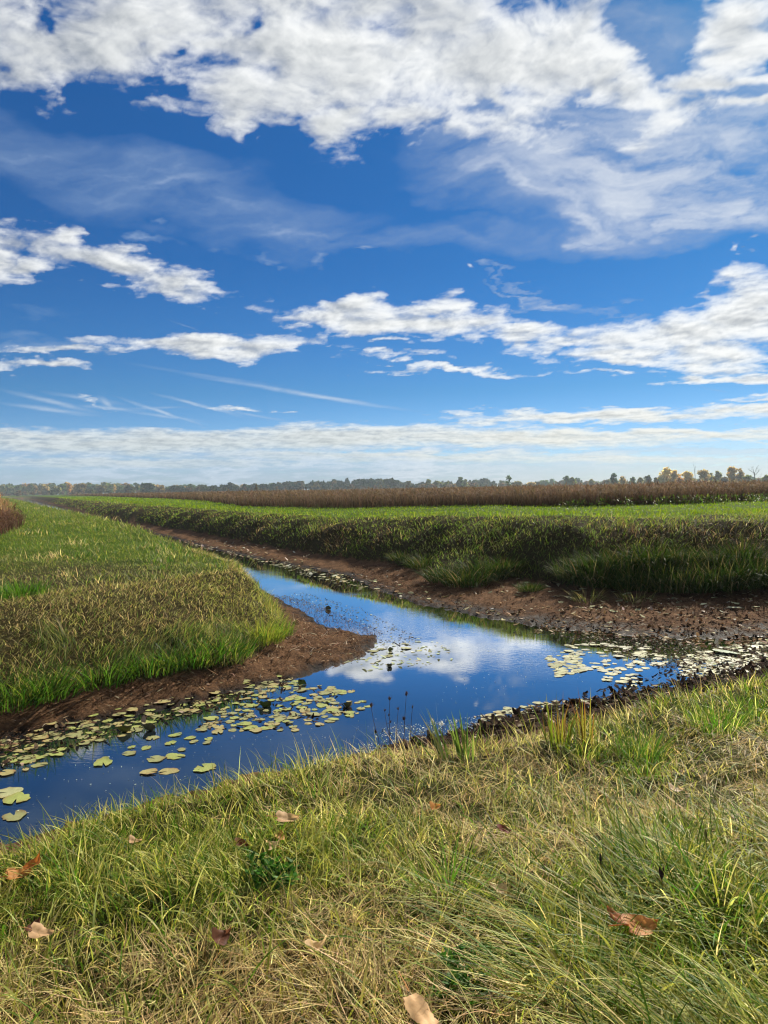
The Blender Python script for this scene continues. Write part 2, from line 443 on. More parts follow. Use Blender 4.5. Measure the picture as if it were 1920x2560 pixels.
def terrain(x, y):
    """height, mud, and which ground it is (0 water bed, 1 near bank, 2 spit of land, 3 far bank; +.5 on the level top)"""
    x = np.asarray(x, float); y = np.asarray(y, float)
    shp = x.shape; x = x.ravel(); y = y.ravel()
    # shore lines wander a little
    jx = x + .16 * (fbm(x * 1.7, y * 1.7, 301, 3) - .5) + .5 * (fbm(x * .35, y * .35, 303, 2) - .5) * sstep(25, 60, y)
    jy = y + .22 * (fbm(x * 1.7, y * 1.7, 302, 3) - .5)
    z = np.full(x.shape, -1.5); mud = np.ones(x.shape); zone = np.zeros(x.shape)
    dn, dl, df = dist(NEAR_SHORE, jx, jy), dist(LEFT_SHORE, jx, jy), dist(FAR_SHORE, jx, jy)
    ds = np.minimum(np.minimum(dn, dl), df)
    z = WATER - .02 - np.minimum(.6, .22 * ds)
    # near bank
    m = inside(POLY['near_land'], jx, jy)
    dc = dist(NEAR_CREST, jx, jy)
    top = inside(POLY['near_top'], jx, jy)
    zc = np.interp(x, [-10, -2, -1, 0, 1.5, 3, 6], [-.44, -.44, -.44, -.50, -.52, -.52, -.50])
    t = dn / (dn + dc + 1e-6)
    zs = WATER + .03 + (zc - WATER - .03) * (t ** 1.15)
    zt = zc * np.clip(1 - sstep(0, 4.2, dc), 0, 1)
    zn = np.where(top, zt, zs)
    z = np.where(m, zn, z); zone = np.where(m, np.where(top, 1.5, 1.0), zone)
    mud = np.where(m, np.where(top, 0, sstep(.80, .55, t)), mud)
    # the spit of land between the two arms of water
    m = inside(POLY['left_land'], jx, jy); g = inside(POLY['left_grass'], jx, jy); top = inside(POLY['left_top'], jx, jy)
    dfo, dc = dist(LEFT_FOOT, jx, jy), dist(LEFT_CREST, jx, jy)
    zt = .08 + .32 * sstep(12, 38, y) * sstep(-60, -2, -dc) + .30 * sstep(0, 14, dc) * sstep(8, 20, y)
    zt = np.minimum(zt, .42)
    t = dfo / (dfo + dc + 1e-6)
    zg = -.84 + (.08 + .32 * sstep(12, 38, y) + .84) * np.sin(t * math.pi / 2) ** .9
    tm = dl / (dl + dfo + 1e-6)
    zm = WATER + .01 + .15 * tm
    zz = np.where(top, np.maximum(zt, 0), np.where(g, zg, zm))
    z = np.where(m, zz, z); zone = np.where(m, np.where(top, 2.5, 2.0), zone); mud = np.where(m, np.where(g, 0, 1), mud)
    # far bank
    m = inside(POLY['far_land'], jx, jy); g = inside(POLY['far_grass'], jx, jy); top = inside(POLY['far_top'], jx, jy)
    dfo, dc = dist(FAR_FOOT, jx, jy), dist(FAR_CREST, jx, jy)
    t = dfo / (dfo + dc + 1e-6)
    high = .30 * sstep(-3, 5.5, x) * sstep(75, 40, y)
    slump = fbm(x * .42, y * .42, 78, 4) - .5
    tt = np.clip(t + .34 * slump * np.sin(t * math.pi), 0, 1)
    zg = -.72 + (1.18 + high) * (.30 * tt + .70 * (1 - (1 - tt) ** 2.3)) + .30 * (fbm(x * 1.1, y * 1.1, 77, 3) - .5) * np.sin(t * math.pi) ** .6
    tm = df / (df + dfo + 1e-6)
    zm = WATER + .01 + .27 * tm ** 1.2
    zt = .46 + high + .04 * sstep(0, 5, dc) - .10 * sstep(1.6, 0, dc) * sstep(.40, .62, fbm(x * .5, y * .5, 79, 3))
    zz = np.where(top, zt, np.where(g, zg, zm))
    z = np.where(m, zz, z); zone = np.where(m, np.where(top, 3.5, 3.0), zone); mud = np.where(m, np.where(g, 0, 1), mud)
    # unevenness
    near = np.exp(-np.hypot(x, y) / 60)
    lump = (fbm(x * .9, y * .9, 41, 4) - .5) * .14 + (fbm(x * 5, y * 5, 43, 3) - .5) * .035
    lump = lump + np.where(zone == 1.5, (fbm(x * 3.2, y * 3.2, 47, 3) - .5) * .11, 0)
    z = z + lump * near * np.where(mud > .5, .22, 1.0) * np.where(zone > 0, 1, .3)
    z = z + np.where((mud > .3) & (zone > 0), (fbm(x * 9, y * 9, 45, 3) - .5) * (.05 + .10 * vnoise(x * .9, y * .9, 48)) + (fbm(x * 2.6, y * 2.6, 46, 3) - .5) * .07, 0)
    # soft bank feet
    return z.reshape(shp), mud.reshape(shp), zone.reshape(shp)


def ground_z(x, y):
    return terrain(np.asarray(x, float), np.asarray(y, float))[0]


def build_ground():
    R = math.radians
    th = np.concatenate([np.arange(R(-180), R(-42) - 1e-9, R(3)), np.arange(R(-42), R(42), R(.21)), np.arange(R(42), R(180) - 1e-9, R(3))])
    r = np.concatenate([[.3, .8, 1.2], np.geomspace(1.5, 60, 330), np.geomspace(61.5, 1420, 60)])
    T, Rr = np.meshgrid(th, r)
    x, y = np.sin(T) * Rr, np.cos(T) * Rr
    z, mud, zone = terrain(x, y)
    nt_, nr = len(th), len(r)
    idx = np.arange(nt_ * nr).reshape(nr, nt_)
    nxt = np.roll(idx, -1, axis=1)
    f = np.stack([idx[:-1], nxt[:-1], nxt[1:], idx[1:]], -1).reshape(-1, 4)[:, ::-1]
    v = np.stack([x, y, z], -1).reshape(-1, 3)
    # close the middle
    v = np.vstack([v, [[0, 0, float(ground_z(np.array([0.]), np.array([0.]))[0])]]])
    c = len(v) - 1
    cap = np.stack([np.full(nt_, c), idx[0], nxt[0], np.full(nt_, c)], -1)[:, :4]
    tri = [(c, int(nxt[0][k]), int(idx[0][k])) for k in range(nt_)]
    wet = np.clip((WATER + .07 - z) / .05, 0, 1)
    nzt = fbm(x * .35, y * .35, 241, 4)
    turf = np.where(zone == 3.5, 1.0, np.where(zone == 2.5, 1 - sstep(21, 11, y + 8 * (nzt - .5)), .25))
    pad = lambda a: np.append(a.ravel(), 0)
    me = mesh_np('ground', v, f, ground_material(), None, True, {'mud': pad(mud), 'zone': pad(zone), 'wet': pad(wet), 'turf': pad(turf)})
    o = link('ground', me); tag(o, kind='structure')
    return o


def ground_material():
    m, nt, out = material('earth_and_turf')
    b = nt.new('ShaderNodeBsdfPrincipled'); nt.l.new(b.outputs[0], out.inputs[0])
    pos = nt.new('ShaderNodeNewGeometry').outputs['Position']
    mud = nt.new('ShaderNodeAttribute', attribute_name='mud').outputs['Fac']
    zone = nt.new('ShaderNodeAttribute', attribute_name='zone').outputs['Fac']
    wet = nt.new('ShaderNodeAttribute', attribute_name='wet').outputs['Fac']
    n1 = nt.noise(pos, 2.2, 6, .6).outputs['Fac']; n2 = nt.noise(pos, 28, 5, .65).outputs['Fac']; n3 = nt.noise(pos, 120, 3, .6).outputs['Fac']
    mudc = nt.ramp(nt.math('ADD', nt.math('MULTIPLY', n1, .45), nt.math('MULTIPLY', n2, .55)), [(.33, (.018, .012, .008)), (.45, (.090, .048, .025)), (.57, (.172, .094, .048)), (.72, (.30, .185, .105))])
    mudc = nt.mix(nt.rng(n3, .58, .72, 0, .7), mudc, (.21, .13, .08, 1))
    mudc = nt.mix(wet, mudc, (.010, .007, .005, 1))
    soil = nt.ramp(n2, [(.3, (.016, .013, .006)), (.55, (.050, .040, .016)), (.75, (.10, .078, .034))])
    turf = nt.ramp(nt.noise(pos, .6, 5, .6).outputs['Fac'], [(.35, (.045, .095, .004)), (.6, (.075, .135, .006)), (.75, (.10, .14, .012))])
    top = nt.math('MULTIPLY', nt.rng(nt.math('FRACT', zone), .25, .45), nt.new('ShaderNodeAttribute', attribute_name='turf').outputs['Fac'])
    land = nt.mix(nt.math('MULTIPLY', top, .75), soil, turf)
    col = nt.mix(mud, land, mudc)
    nt.put(b.inputs['Base Color'], col)
    nt.put(b.inputs['Roughness'], nt.rng(wet, 0, 1, .92, .6))
    nt.put(b.inputs['Specular IOR Level'], nt.rng(wet, .3, 1, .03, .05))
    bump = nt.new('ShaderNodeBump'); bump.inputs['Strength'].default_value = 1.0; bump.inputs['Distance'].default_value = .05
    nt.put(bump.inputs['Height'], nt.math('ADD', n2, nt.math('MULTIPLY', n3, .5)))
    nt.put(b.inputs['Normal'], bump.outputs[0])
    return m


build_ground()


# ------------------------------------------------------------------ water
def build_water():
    m, nt, out = material('still_canal_water')
    pos = nt.new('ShaderNodeNewGeometry').outputs['Position']
    rip = nt.noise(nt.vmath('MULTIPLY', pos, (1.0, 1.0, 1.0)), 5.5, 3, .55, .6).outputs['Fac']
    big = nt.noise(pos, .5, 3, .5).outputs['Fac']
    fine = nt.noise(nt.vmath('MULTIPLY', pos, (1.6, 5.0, 1.0)), 6.0, 2, .5, .4).outputs['Fac']
    amt = nt.rng(big, .42, .66, .12, 1.0)
    bump = nt.new('ShaderNodeBump'); bump.inputs['Distance'].default_value = .010; bump.inputs['Strength'].default_value = .07
    nt.put(bump.inputs['Height'], nt.math('MULTIPLY', nt.math('ADD', rip, fine), amt))
    gl = nt.new('ShaderNodeBsdfGlossy'); gl.inputs['Roughness'].default_value = .012; gl.inputs['Color'].default_value = (.96, .98, 1, 1)
    nt.put(gl.inputs['Normal'], bump.outputs[0])
    df = nt.new('ShaderNodeBsdfDiffuse')
    scum = nt.noise(pos, 3.0, 6, .7).outputs['Fac']
    nt.put(df.inputs['Color'], nt.mix(nt.rng(scum, .62, .75), (.006, .011, .016, 1), (.020, .024, .018, 1)))
    fr = nt.new('ShaderNodeFresnel'); fr.inputs['IOR'].default_value = 1.33
    nt.put(fr.inputs['Normal'], bump.outputs[0])
    mx = nt.new('ShaderNodeMixShader'); nt.put(mx.inputs[0], nt.math('MINIMUM', nt.math('POWER', nt.math('MULTIPLY', fr.outputs[0], 3.4), 1.35), .94))
    nt.l.new(df.outputs[0], mx.inputs[1]); nt.l.new(gl.outputs[0], mx.inputs[2]); nt.l.new(mx.outputs[0], out.inputs[0])
    # a sheet a little wider than the canal bed
    xs = np.array([-45, -8, 8, 55.]); left = [NEAR_SHORE, LEFT_SHORE]
    pts = [(-46, -16.5), (-20, -7), (-5, 2.9), (0, 6.3), (4, 8.4), (14, 11.5), (52, 15), (52, 21), (14, 16.2), (5, 14.5), (2, 18), (-2, 26), (-10.5, 41), (-28.5, 76), (-47, 114), (-103, 227), (-203.5, 430),
           (-216, 430), (-111, 223), (-53, 112), (-25, 59), (-12.2, 34.5), (-5.5, 20.5), (-3, 16), (-2, 12.8), (-2.2, 10.2), (-5, 8.4), (-11, 4.7), (-21, -1.0), (-46, -11)]
    import bmesh
    bm = bmesh.new()
    bm.faces.new([bm.verts.new((px, py, WATER)) for px, py in pts])
    bmesh.ops.triangulate(bm, faces=bm.faces[:])
    bm.normal_update()
    for f in bm.faces:
        if f.normal.z < 0: f.normal_flip()
    me = bpy.data.meshes.new('water'); bm.to_mesh(me); bm.free(); me.materials.append(m)
    o = link('water', me); tag(o, kind='structure')


build_water()
# ------------------------------------------------------------------ grass
def leaf_material(name, trans=.38, rough=.5, spec=.10, boost=1.5):
    m, nt, out = material(name)
    tint = nt.new('ShaderNodeAttribute', attribute_name='tint').outputs['Color']
    b = nt.new('ShaderNodeBsdfPrincipled'); nt.put(b.inputs['Base Color'], tint)
    b.inputs['Roughness'].default_value = rough; b.inputs['Specular IOR Level'].default_value = spec
    t = nt.new('ShaderNodeBsdfTranslucent'); nt.put(t.inputs['Color'], nt.mix(1.0, tint, (boost, boost * .98, boost * .8, 1), 'MULTIPLY'))
    mx = nt.new('ShaderNodeMixShader'); mx.inputs[0].default_value = trans
    nt.l.new(b.outputs[0], mx.inputs[1]); nt.l.new(t.outputs[0], mx.inputs[2]); nt.l.new(mx.outputs[0], out.inputs[0])
    return m


M_GRASS = leaf_material('grass_blades', .45)
M_SHADY = leaf_material('sedge_blades', .28, .6, .03, 1.2)  # duller variant of the grass, for sedges coloured as if in shade
M_DRY = leaf_material('dry_reeds', .30, .8, .1, 1.2)


def blade_arrays(base, length, width, az, lean, bend, c0, c1, segs=4, twist=None, tip=.06):
    """curved tapering ribbons; returns verts, quads, colours"""
    n = len(base)
    length, width, az, lean, bend = (np.broadcast_to(np.asarray(a, float), (n,)) for a in (length, width, az, lean, bend))
    c0 = np.broadcast_to(np.asarray(c0, float), (n, 3)); c1 = np.broadcast_to(np.asarray(c1, float), (n, 3))
    if twist is None: twist = rng.uniform(-1.2, 1.2, n)
    wd = az + math.pi / 2 + twist
    wx, wy = np.cos(wd), np.sin(wd)
    S = segs + 1
    V = np.zeros((n, S, 2, 3)); C = np.zeros((n, S, 2, 3))
    p = base.astype(float).copy()
    for k in range(S):
        t = k / segs
        w = width * .5 * max(tip, (1 - t ** 2.2) * (.75 + .5 * min(1, t * 2.5)) if k else .7)
        V[:, k, 0, 0] = p[:, 0] - wx * w; V[:, k, 0, 1] = p[:, 1] - wy * w; V[:, k, 0, 2] = p[:, 2]
        V[:, k, 1, 0] = p[:, 0] + wx * w; V[:, k, 1, 1] = p[:, 1] + wy * w; V[:, k, 1, 2] = p[:, 2]
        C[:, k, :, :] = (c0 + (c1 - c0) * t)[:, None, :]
        th = lean + bend * (t + .5 / segs)
        ds = length / segs
        p[:, 0] += np.sin(th) * np.cos(az) * ds; p[:, 1] += np.sin(th) * np.sin(az) * ds; p[:, 2] += np.cos(th) * ds
    idx = np.arange(n * S * 2).reshape(n, S, 2)
    F = np.stack([idx[:, :-1, 0], idx[:, :-1, 1], idx[:, 1:, 1], idx[:, 1:, 0]], -1).reshape(-1, 4)
    return V.reshape(-1, 3), F, C.reshape(-1, 3)


class Bunch:
    def __init__(self):
        self.V, self.F, self.C, self.n = [], [], [], 0

    def add(self, vfc):
        v, f, c = vfc
        self.V.append(v); self.F.append(f + self.n); self.C.append(c); self.n += len(v)

    def mesh(self, name, mat):
        return mesh_np(name, np.vstack(self.V), np.vstack(self.F), mat, np.vstack(self.C), True)


def pick(n, colors, weights, jit=.18):
    """a colour for each of n blades"""
    w = np.asarray(weights, float)
    if w.ndim == 1: w = np.broadcast_to(w, (n, len(w)))
    cw = np.cumsum(w / w.sum(1, keepdims=True), 1)
    k = (rng.random((n, 1)) > cw).sum(1).clip(0, len(colors) - 1)
    c = np.array(colors)[k]
    return np.clip(c * (1 + rng.normal(0, jit, (n, 1))) * (1 + rng.normal(0, .06, (n, 3))), .004, .9)


GREEN = (.080, .155, .012); LUSH = (.040, .120, .012); YELG = (.260, .265, .045); OLIVE = (.095, .105, .022)
STRAW = (.640, .500, .235); TAN = (.440, .315, .150); BROWN = (.110, .062, .028); PALE = (.500, .480, .150)


def wedge(n, y0, y1, k, pad):
    """points spread with even density on the picture: (x, y)"""
    y = y0 * (y1 / y0) ** rng.random(n)
    x = rng.uniform(-1, 1, n) * (k * y + pad)
    return x, y


# ---- the near bank, at the photographer's feet
def near_grass():
    g = Bunch()
    def prep(n, y0=1.55, y1=8.6, pad=1.5, edge=.75):
        pad = max(pad, 1.5); n = int(n * 1.25)
        x, y = wedge(n, y0, y1, .56, pad)
        z, mud, zone = terrain(x, y)
        dcr = dist(NEAR_CREST, x, y)
        top = zone == 1.5
        ok = (top | ((zone == 1.0) & (dcr < edge * rng.random(n)))) & (mud < .7)
        return x[ok], y[ok], z[ok]
    def dryness(x, y):
        n = fbm(x * 1.1 + 3, y * 1.1, 201, 4)
        d = .47 + .60 * sstep(3.7, 2.7, y) * sstep(.75, -.1, x) + 2.5 * (n - .5)
        d += .25 * sstep(1.2, 2.2, x) * sstep(5.2, 4.0, y) * sstep(2.6, 3.2, y)
        d -= .30 * sstep(3.2, 4.2, y) * sstep(.4, -.8, x)
        d -= .35 * sstep(1.2, .2, dist(NEAR_CREST, x, y)) * sstep(1.0, 2.0, x)
        d -= .45 * np.exp(-((x + .25) ** 2 + (y - 3.9) ** 2) / .25)
        d -= .28 * sstep(.3, .9, x) * sstep(3.3, 2.6, y)
        return np.clip(d, 0, 1)
    # matted fine hay, lying every way, thin in places
    x, y, z = prep(105000)
    keep = rng.random(len(x)) < .10 + 1.0 * sstep(.38, .60, fbm(x * 3.6, y * 3.6, 205, 3)); x, y, z = x[keep], y[keep], z[keep]
    n = len(x); d = dryness(x, y)
    w = np.stack([.5 * (1 - d), .75 * (1 - d) + .12, .35 * np.ones(n), .9 * d, .8 * d, .28 * d + .05], 1)
    c = pick(n, [GREEN, YELG, OLIVE, STRAW, TAN, BROWN], w, .38)
    az = (fbm(x * .8, y * .8, 210, 3) - .5) * 14 + rng.normal(0, 1.5, n)
    wd = np.maximum(rng.uniform(.0026, .0050, n), y * .00105)
    g.add(blade_arrays(np.stack([x, y, z - .01], 1), rng.uniform(.05, .17, n) * (1 - .25 * d), wd, az, rng.uniform(.2, 1.25, n), rng.uniform(-.2, 1.3, n), c * .9, c, 3))  # base tint slightly darker: browner feet plus a little shade painted in
    # upright to arching green and yellowing blades in tussocks
    x, y, z = prep(52000)
    n = len(x); d = dryness(x, y)
    keep = rng.random(n) < (1.0 - .72 * d); x, y, z, d = x[keep], y[keep], z[keep], d[keep]; n = len(x)
    tx, ty = np.floor(x / .21 + .35 * np.sin(y * 9)), np.floor(y / .21 + .35 * np.sin(x * 8))
    taz = _hash(tx.astype(np.int64), ty.astype(np.int64), 9) * 6.283
    tcol = _hash(tx.astype(np.int64), ty.astype(np.int64), 19)[:, None]
    w = np.concatenate([1.1 * (1 - tcol) * (1 - d[:, None]) + .1, .9 * np.ones((n, 1)), .5 * tcol + .1, .5 * tcol * d[:, None] + .05], 1)
    c = pick(n, [GREEN, YELG, PALE, STRAW], w, .32)
    ln = rng.uniform(.09, .25, n) * (1 - .3 * d) * (.75 + .5 * vnoise(x * 2.2, y * 2.2, 5))
    wd = np.maximum(rng.uniform(.0034, .0068, n), y * .0010)
    g.add(blade_arrays(np.stack([x, y, z - .01], 1), ln, wd, taz + rng.normal(0, .75, n), rng.uniform(.05, .75, n), rng.uniform(.2, 1.6, n), c * np.array([.9, .9, .8]), c, 5))
    # combed long strands lying down the slope on the right
    x, y, z = prep(17000, 1.6, 6.5, .9, .4)
    r = (.8 * sstep(.1, .8, x) * sstep(3.6, 2.8, y) + .30 * sstep(.0, .7, x) * sstep(5.2, 4.0, y) + .07) * sstep(.44, .60, fbm(x * 2.0, y * 2.0, 206, 3))
    keep = rng.random(len(x)) < r; x, y, z = x[keep], y[keep], z[keep]; n = len(x)
    c = pick(n, [GREEN, YELG, PALE, STRAW], [1.1, .9, .3, .2], .3)
    az = 2.45 + (fbm(x * .9, y * .9, 220, 3) - .5) * 5.0 + rng.normal(0, .35, n)
    g.add(blade_arrays(np.stack([x, y, z + .0], 1), rng.uniform(.22, .48, n), np.maximum(rng.uniform(.0036, .0066, n), y * .0010), az, rng.uniform(.75, 1.2, n), rng.uniform(.15, .75, n), c * .88, c, 6))
    # flattened straw in the driest places
    x, y, z = prep(34000, 1.55, 6.5, .9, .3)
    keep = rng.random(len(x)) < np.clip(1.5 * (dryness(x, y) - .45), 0, 1); x, y, z = x[keep], y[keep], z[keep]; n = len(x)
    c = pick(n, [STRAW, TAN, BROWN, PALE], [1, .9, .35, .25], .3)
    az = (fbm(x * 1.6, y * 1.6, 215, 3) - .5) * 16 + rng.normal(0, .9, n)
    g.add(blade_arrays(np.stack([x, y, z + rng.uniform(.01, .06, n)], 1), rng.uniform(.08, .24, n), np.maximum(rng.uniform(.0022, .0046, n), y * .0009), az, rng.uniform(1.0, 1.6, n), rng.uniform(-.5, .6, n), c, c, 4))
    # few broad bright leaves
    x, y, z = prep(9500, 1.7, 7, .9, .5)
    keep = rng.random(len(x)) < (1 - .8 * dryness(x, y)); x, y, z = x[keep], y[keep], z[keep]; n = len(x)
    c = pick(n, [GREEN, YELG, PALE], [.5, .6, .6], .15)
    g.add(blade_arrays(np.stack([x, y, z], 1), rng.uniform(.14, .32, n), np.maximum(rng.uniform(.005, .0095, n), y * .0012), rng.uniform(0, 6.28, n), rng.uniform(.1, .8, n), rng.uniform(.8, 2.2, n), c * .88, c, 7))
    # fresh green tussocks
    k = 0
    while k < 85:
        yy = 1.8 * (6.6 / 1.8) ** rng.random(); xx = rng.uniform(-1, 1) * (.56 * yy + .9)
        P = np.array([xx]), np.array([yy])
        zz, _, zo = terrain(*P); k += 1
        if zo[0] != 1.5 or rng.random() < 1.15 * dryness(*P)[0]: continue
        m = int(rng.integers(45, 110)); s = rng.uniform(.05, .11)
        px_, py_ = xx + rng.normal(0, s, m), yy + rng.normal(0, s, m)
        aw = np.arctan2(py_ - yy, px_ - xx) + rng.normal(0, .7, m)
        c = pick(m, [(.075, .165, .014), (.15, .22, .03), PALE, YELG], [1, .8, .25, .4], .25)
        g.add(blade_arrays(np.column_stack([px_, py_, np.full(m, zz[0] - .02)]), rng.uniform(.14, .34, m), np.maximum(rng.uniform(.0045, .0085, m), yy * .0012), aw, rng.uniform(.0, .5, m), rng.uniform(.4, 1.9, m), c * .9, c, 6))
    # taller thin shoots along the rim of the bank, standing against the water
    t = rng.random(900); i = (t * 7.999).astype(int)
    pts = np.array([(-3.4, 3.1), (-2.1, 4.0), (-1.6, 4.5), (-.97, 5.0), (0, 5.65), (.9, 5.85), (1.6, 6.1), (2.9, 7.05), (4.6, 7.9)])
    fr = t * 8 - i; p = pts[i] * (1 - fr[:, None]) + pts[i + 1] * fr[:, None] + rng.normal(0, .16, (900, 2))
    z = ground_z(p[:, 0], p[:, 1])
    c = pick(900, [YELG, STRAW, GREEN, PALE], [.6, .6, .5, .4], .2)
    g.add(blade_arrays(np.column_stack([p, z - .01]), rng.uniform(.12, .36, 900) * (.7 + .3 * sstep(-2, -.5, p[:, 0])), rng.uniform(.0026, .0046, 900), rng.normal(2.7, 1.0, 900), rng.uniform(.0, .55, 900), rng.uniform(.1, 1.0, 900), c * .88, c, 6))
    o = link('grass', g.mesh('grass', M_GRASS)); tag(o, 'matted straw and green grass covering the near bank', 'grass', kind='stuff')


near_grass()


# ---- the spit of land: short turf on top, hay on the slope, lush blades at its foot
def spit_grass():
    g = Bunch()
    # slope
    n = 230000
    x = rng.uniform(-13, -1, n); y = rng.uniform(4.5, 19, n)
    z, mud, zone = terrain(x, y)
    ok = (zone == 2.0) & (mud < .5); x, y, z = x[ok], y[ok], z[ok]; n = len(x)
    df, dc = dist(LEFT_FOOT, x, y), dist(LEFT_CREST, x, y); t = df / (df + dc)
    nz = fbm(x * .9, y * .9, 231, 4) - .5
    lush = np.clip(sstep(.34, .04, t + nz * .8), 0, 1)
    rim = np.exp(-((x + 2.05) ** 2 + (y - 12.6) ** 2) / .9)
    nb = fbm(x * .7 + 9, y * .7, 233, 3)
    w = np.stack([1.0 * lush * (1 - rim) + .10, .35 * lush + 1.6 * rim + .22, .9 * nb + .2, .06 * (1 - lush) + .03, .26 * (1 - lush) + .06, .40 * (1 - lush) * nb + .04], 1)
    c = pick(n, [(.06, .135, .016), (.27, .275, .06), (.20, .20, .06), (.58, .48, .24), (.40, .31, .15), (.15, .10, .05)], w, .25)
    ln = np.where(lush > .5, rng.uniform(.12, .32, n), rng.uniform(.05, .20, n)) * (.7 + .6 * vnoise(x * 1.6, y * 1.6, 61))
    tx, ty = np.floor(x / .45), np.floor(y / .45)
    az = _hash(tx.astype(np.int64), ty.astype(np.int64), 29) * 6.28 + rng.normal(0, .8, n)
    az = np.where(lush > .5, az, -.9 + rng.normal(0, 1.0, n))
    g.add(blade_arrays(np.stack([x, y, z - .02], 1), ln, np.maximum(rng.uniform(.0035, .007, n) * (.7 + .5 * lush), y * .00055), az, rng.uniform(.05, .7, n) + .25 * (1 - lush), rng.uniform(.3, 1.5, n), c * .85, c, 4))  # blade feet a touch darker, with some ground shade in the colour
    # top turf
    n = 150000
    y = 9.5 * (230 / 9.5) ** rng.random(n); x = -rng.uniform(-.1, 1, n) * (.60 * y + 2.5)
    z, mud, zone = terrain(x, y)
    ok = (zone == 2.5); x, y, z = x[ok], y[ok], z[ok]; n = len(x)
    nz = fbm(x * .35, y * .35, 241, 4); dc = dist(LEFT_CREST, x, y)
    front = sstep(21, 11, y + 8 * (nz - .5))
    near_edge = sstep(2.0, .3, dc)
    w = np.stack([.9 * (1 - front) + .25, .55 * np.ones(n) + .4 * near_edge, .4 * np.ones(n), .16 * front + .05 * (nz > .5) + .10 * near_edge, .42 * front, .26 * front], 1)
    c = pick(n, [(.105, .160, .024), (.20, .22, .045), (.16, .17, .045), (.38, .36, .15), (.32, .27, .12), (.18, .13, .06)], w, .12)
    ln = rng.uniform(.04, .11, n) * (.7 + .7 * vnoise(x * .8, y * .8, 71)) * (1 + .5 * near_edge) * np.clip(y / 16, .9, 1.8)
    g.add(blade_arrays(np.stack([x, y, z - .01], 1), ln, np.maximum(rng.uniform(.003, .006, n), y * .0007), rng.uniform(0, 6.28, n), rng.uniform(.0, 1.0, n), rng.uniform(.2, 1.2, n), c * .88, c, 3))
    # darker and taller tussocks here and there
    k = 0
    for _ in range(120):
        yy = 10 * (60 / 10) ** rng.random(); xx = -rng.uniform(0, 1) * (.55 * yy + 1)
        zz, _, zo = terrain(np.array([xx]), np.array([yy]))
        if zo[0] != 2.5: continue
        m = 60; s = rng.uniform(.10, .25) * (yy / 14) ** .5
        p = np.column_stack([xx + rng.normal(0, s, m), yy + rng.normal(0, s, m), np.full(m, zz[0] - .03)])
        c = pick(m, [LUSH, GREEN, YELG, STRAW], [.8, .5, .4, .15 if rng.random() < .7 else 1.5], .2)
        g.add(blade_arrays(p, rng.uniform(.12, .30, m), max(.006, yy * .0007), rng.uniform(0, 6.28, m), rng.uniform(.1, .8, m), rng.uniform(.2, 1.2, m), c * .86, c, 3))
    o = link('grass', g.mesh('grass', M_GRASS)); tag(o, 'green turf and dry hay grass on the spit of land', 'grass', kind='stuff')


spit_grass()

REED_EDGE = [(-192, 440), (-90, 235), (-36, 119), (-21, 84), (-9.5, 50), (0, 38), (3, 32.5), (5.3, 28.8), (7.2, 26.4), (11, 27.4), (15.6, 30), (25, 33), (50, 38)]
REED_POLY = closed(REED_EDGE, [(BIG, 38), (BIG, BIG), (-192, BIG)])


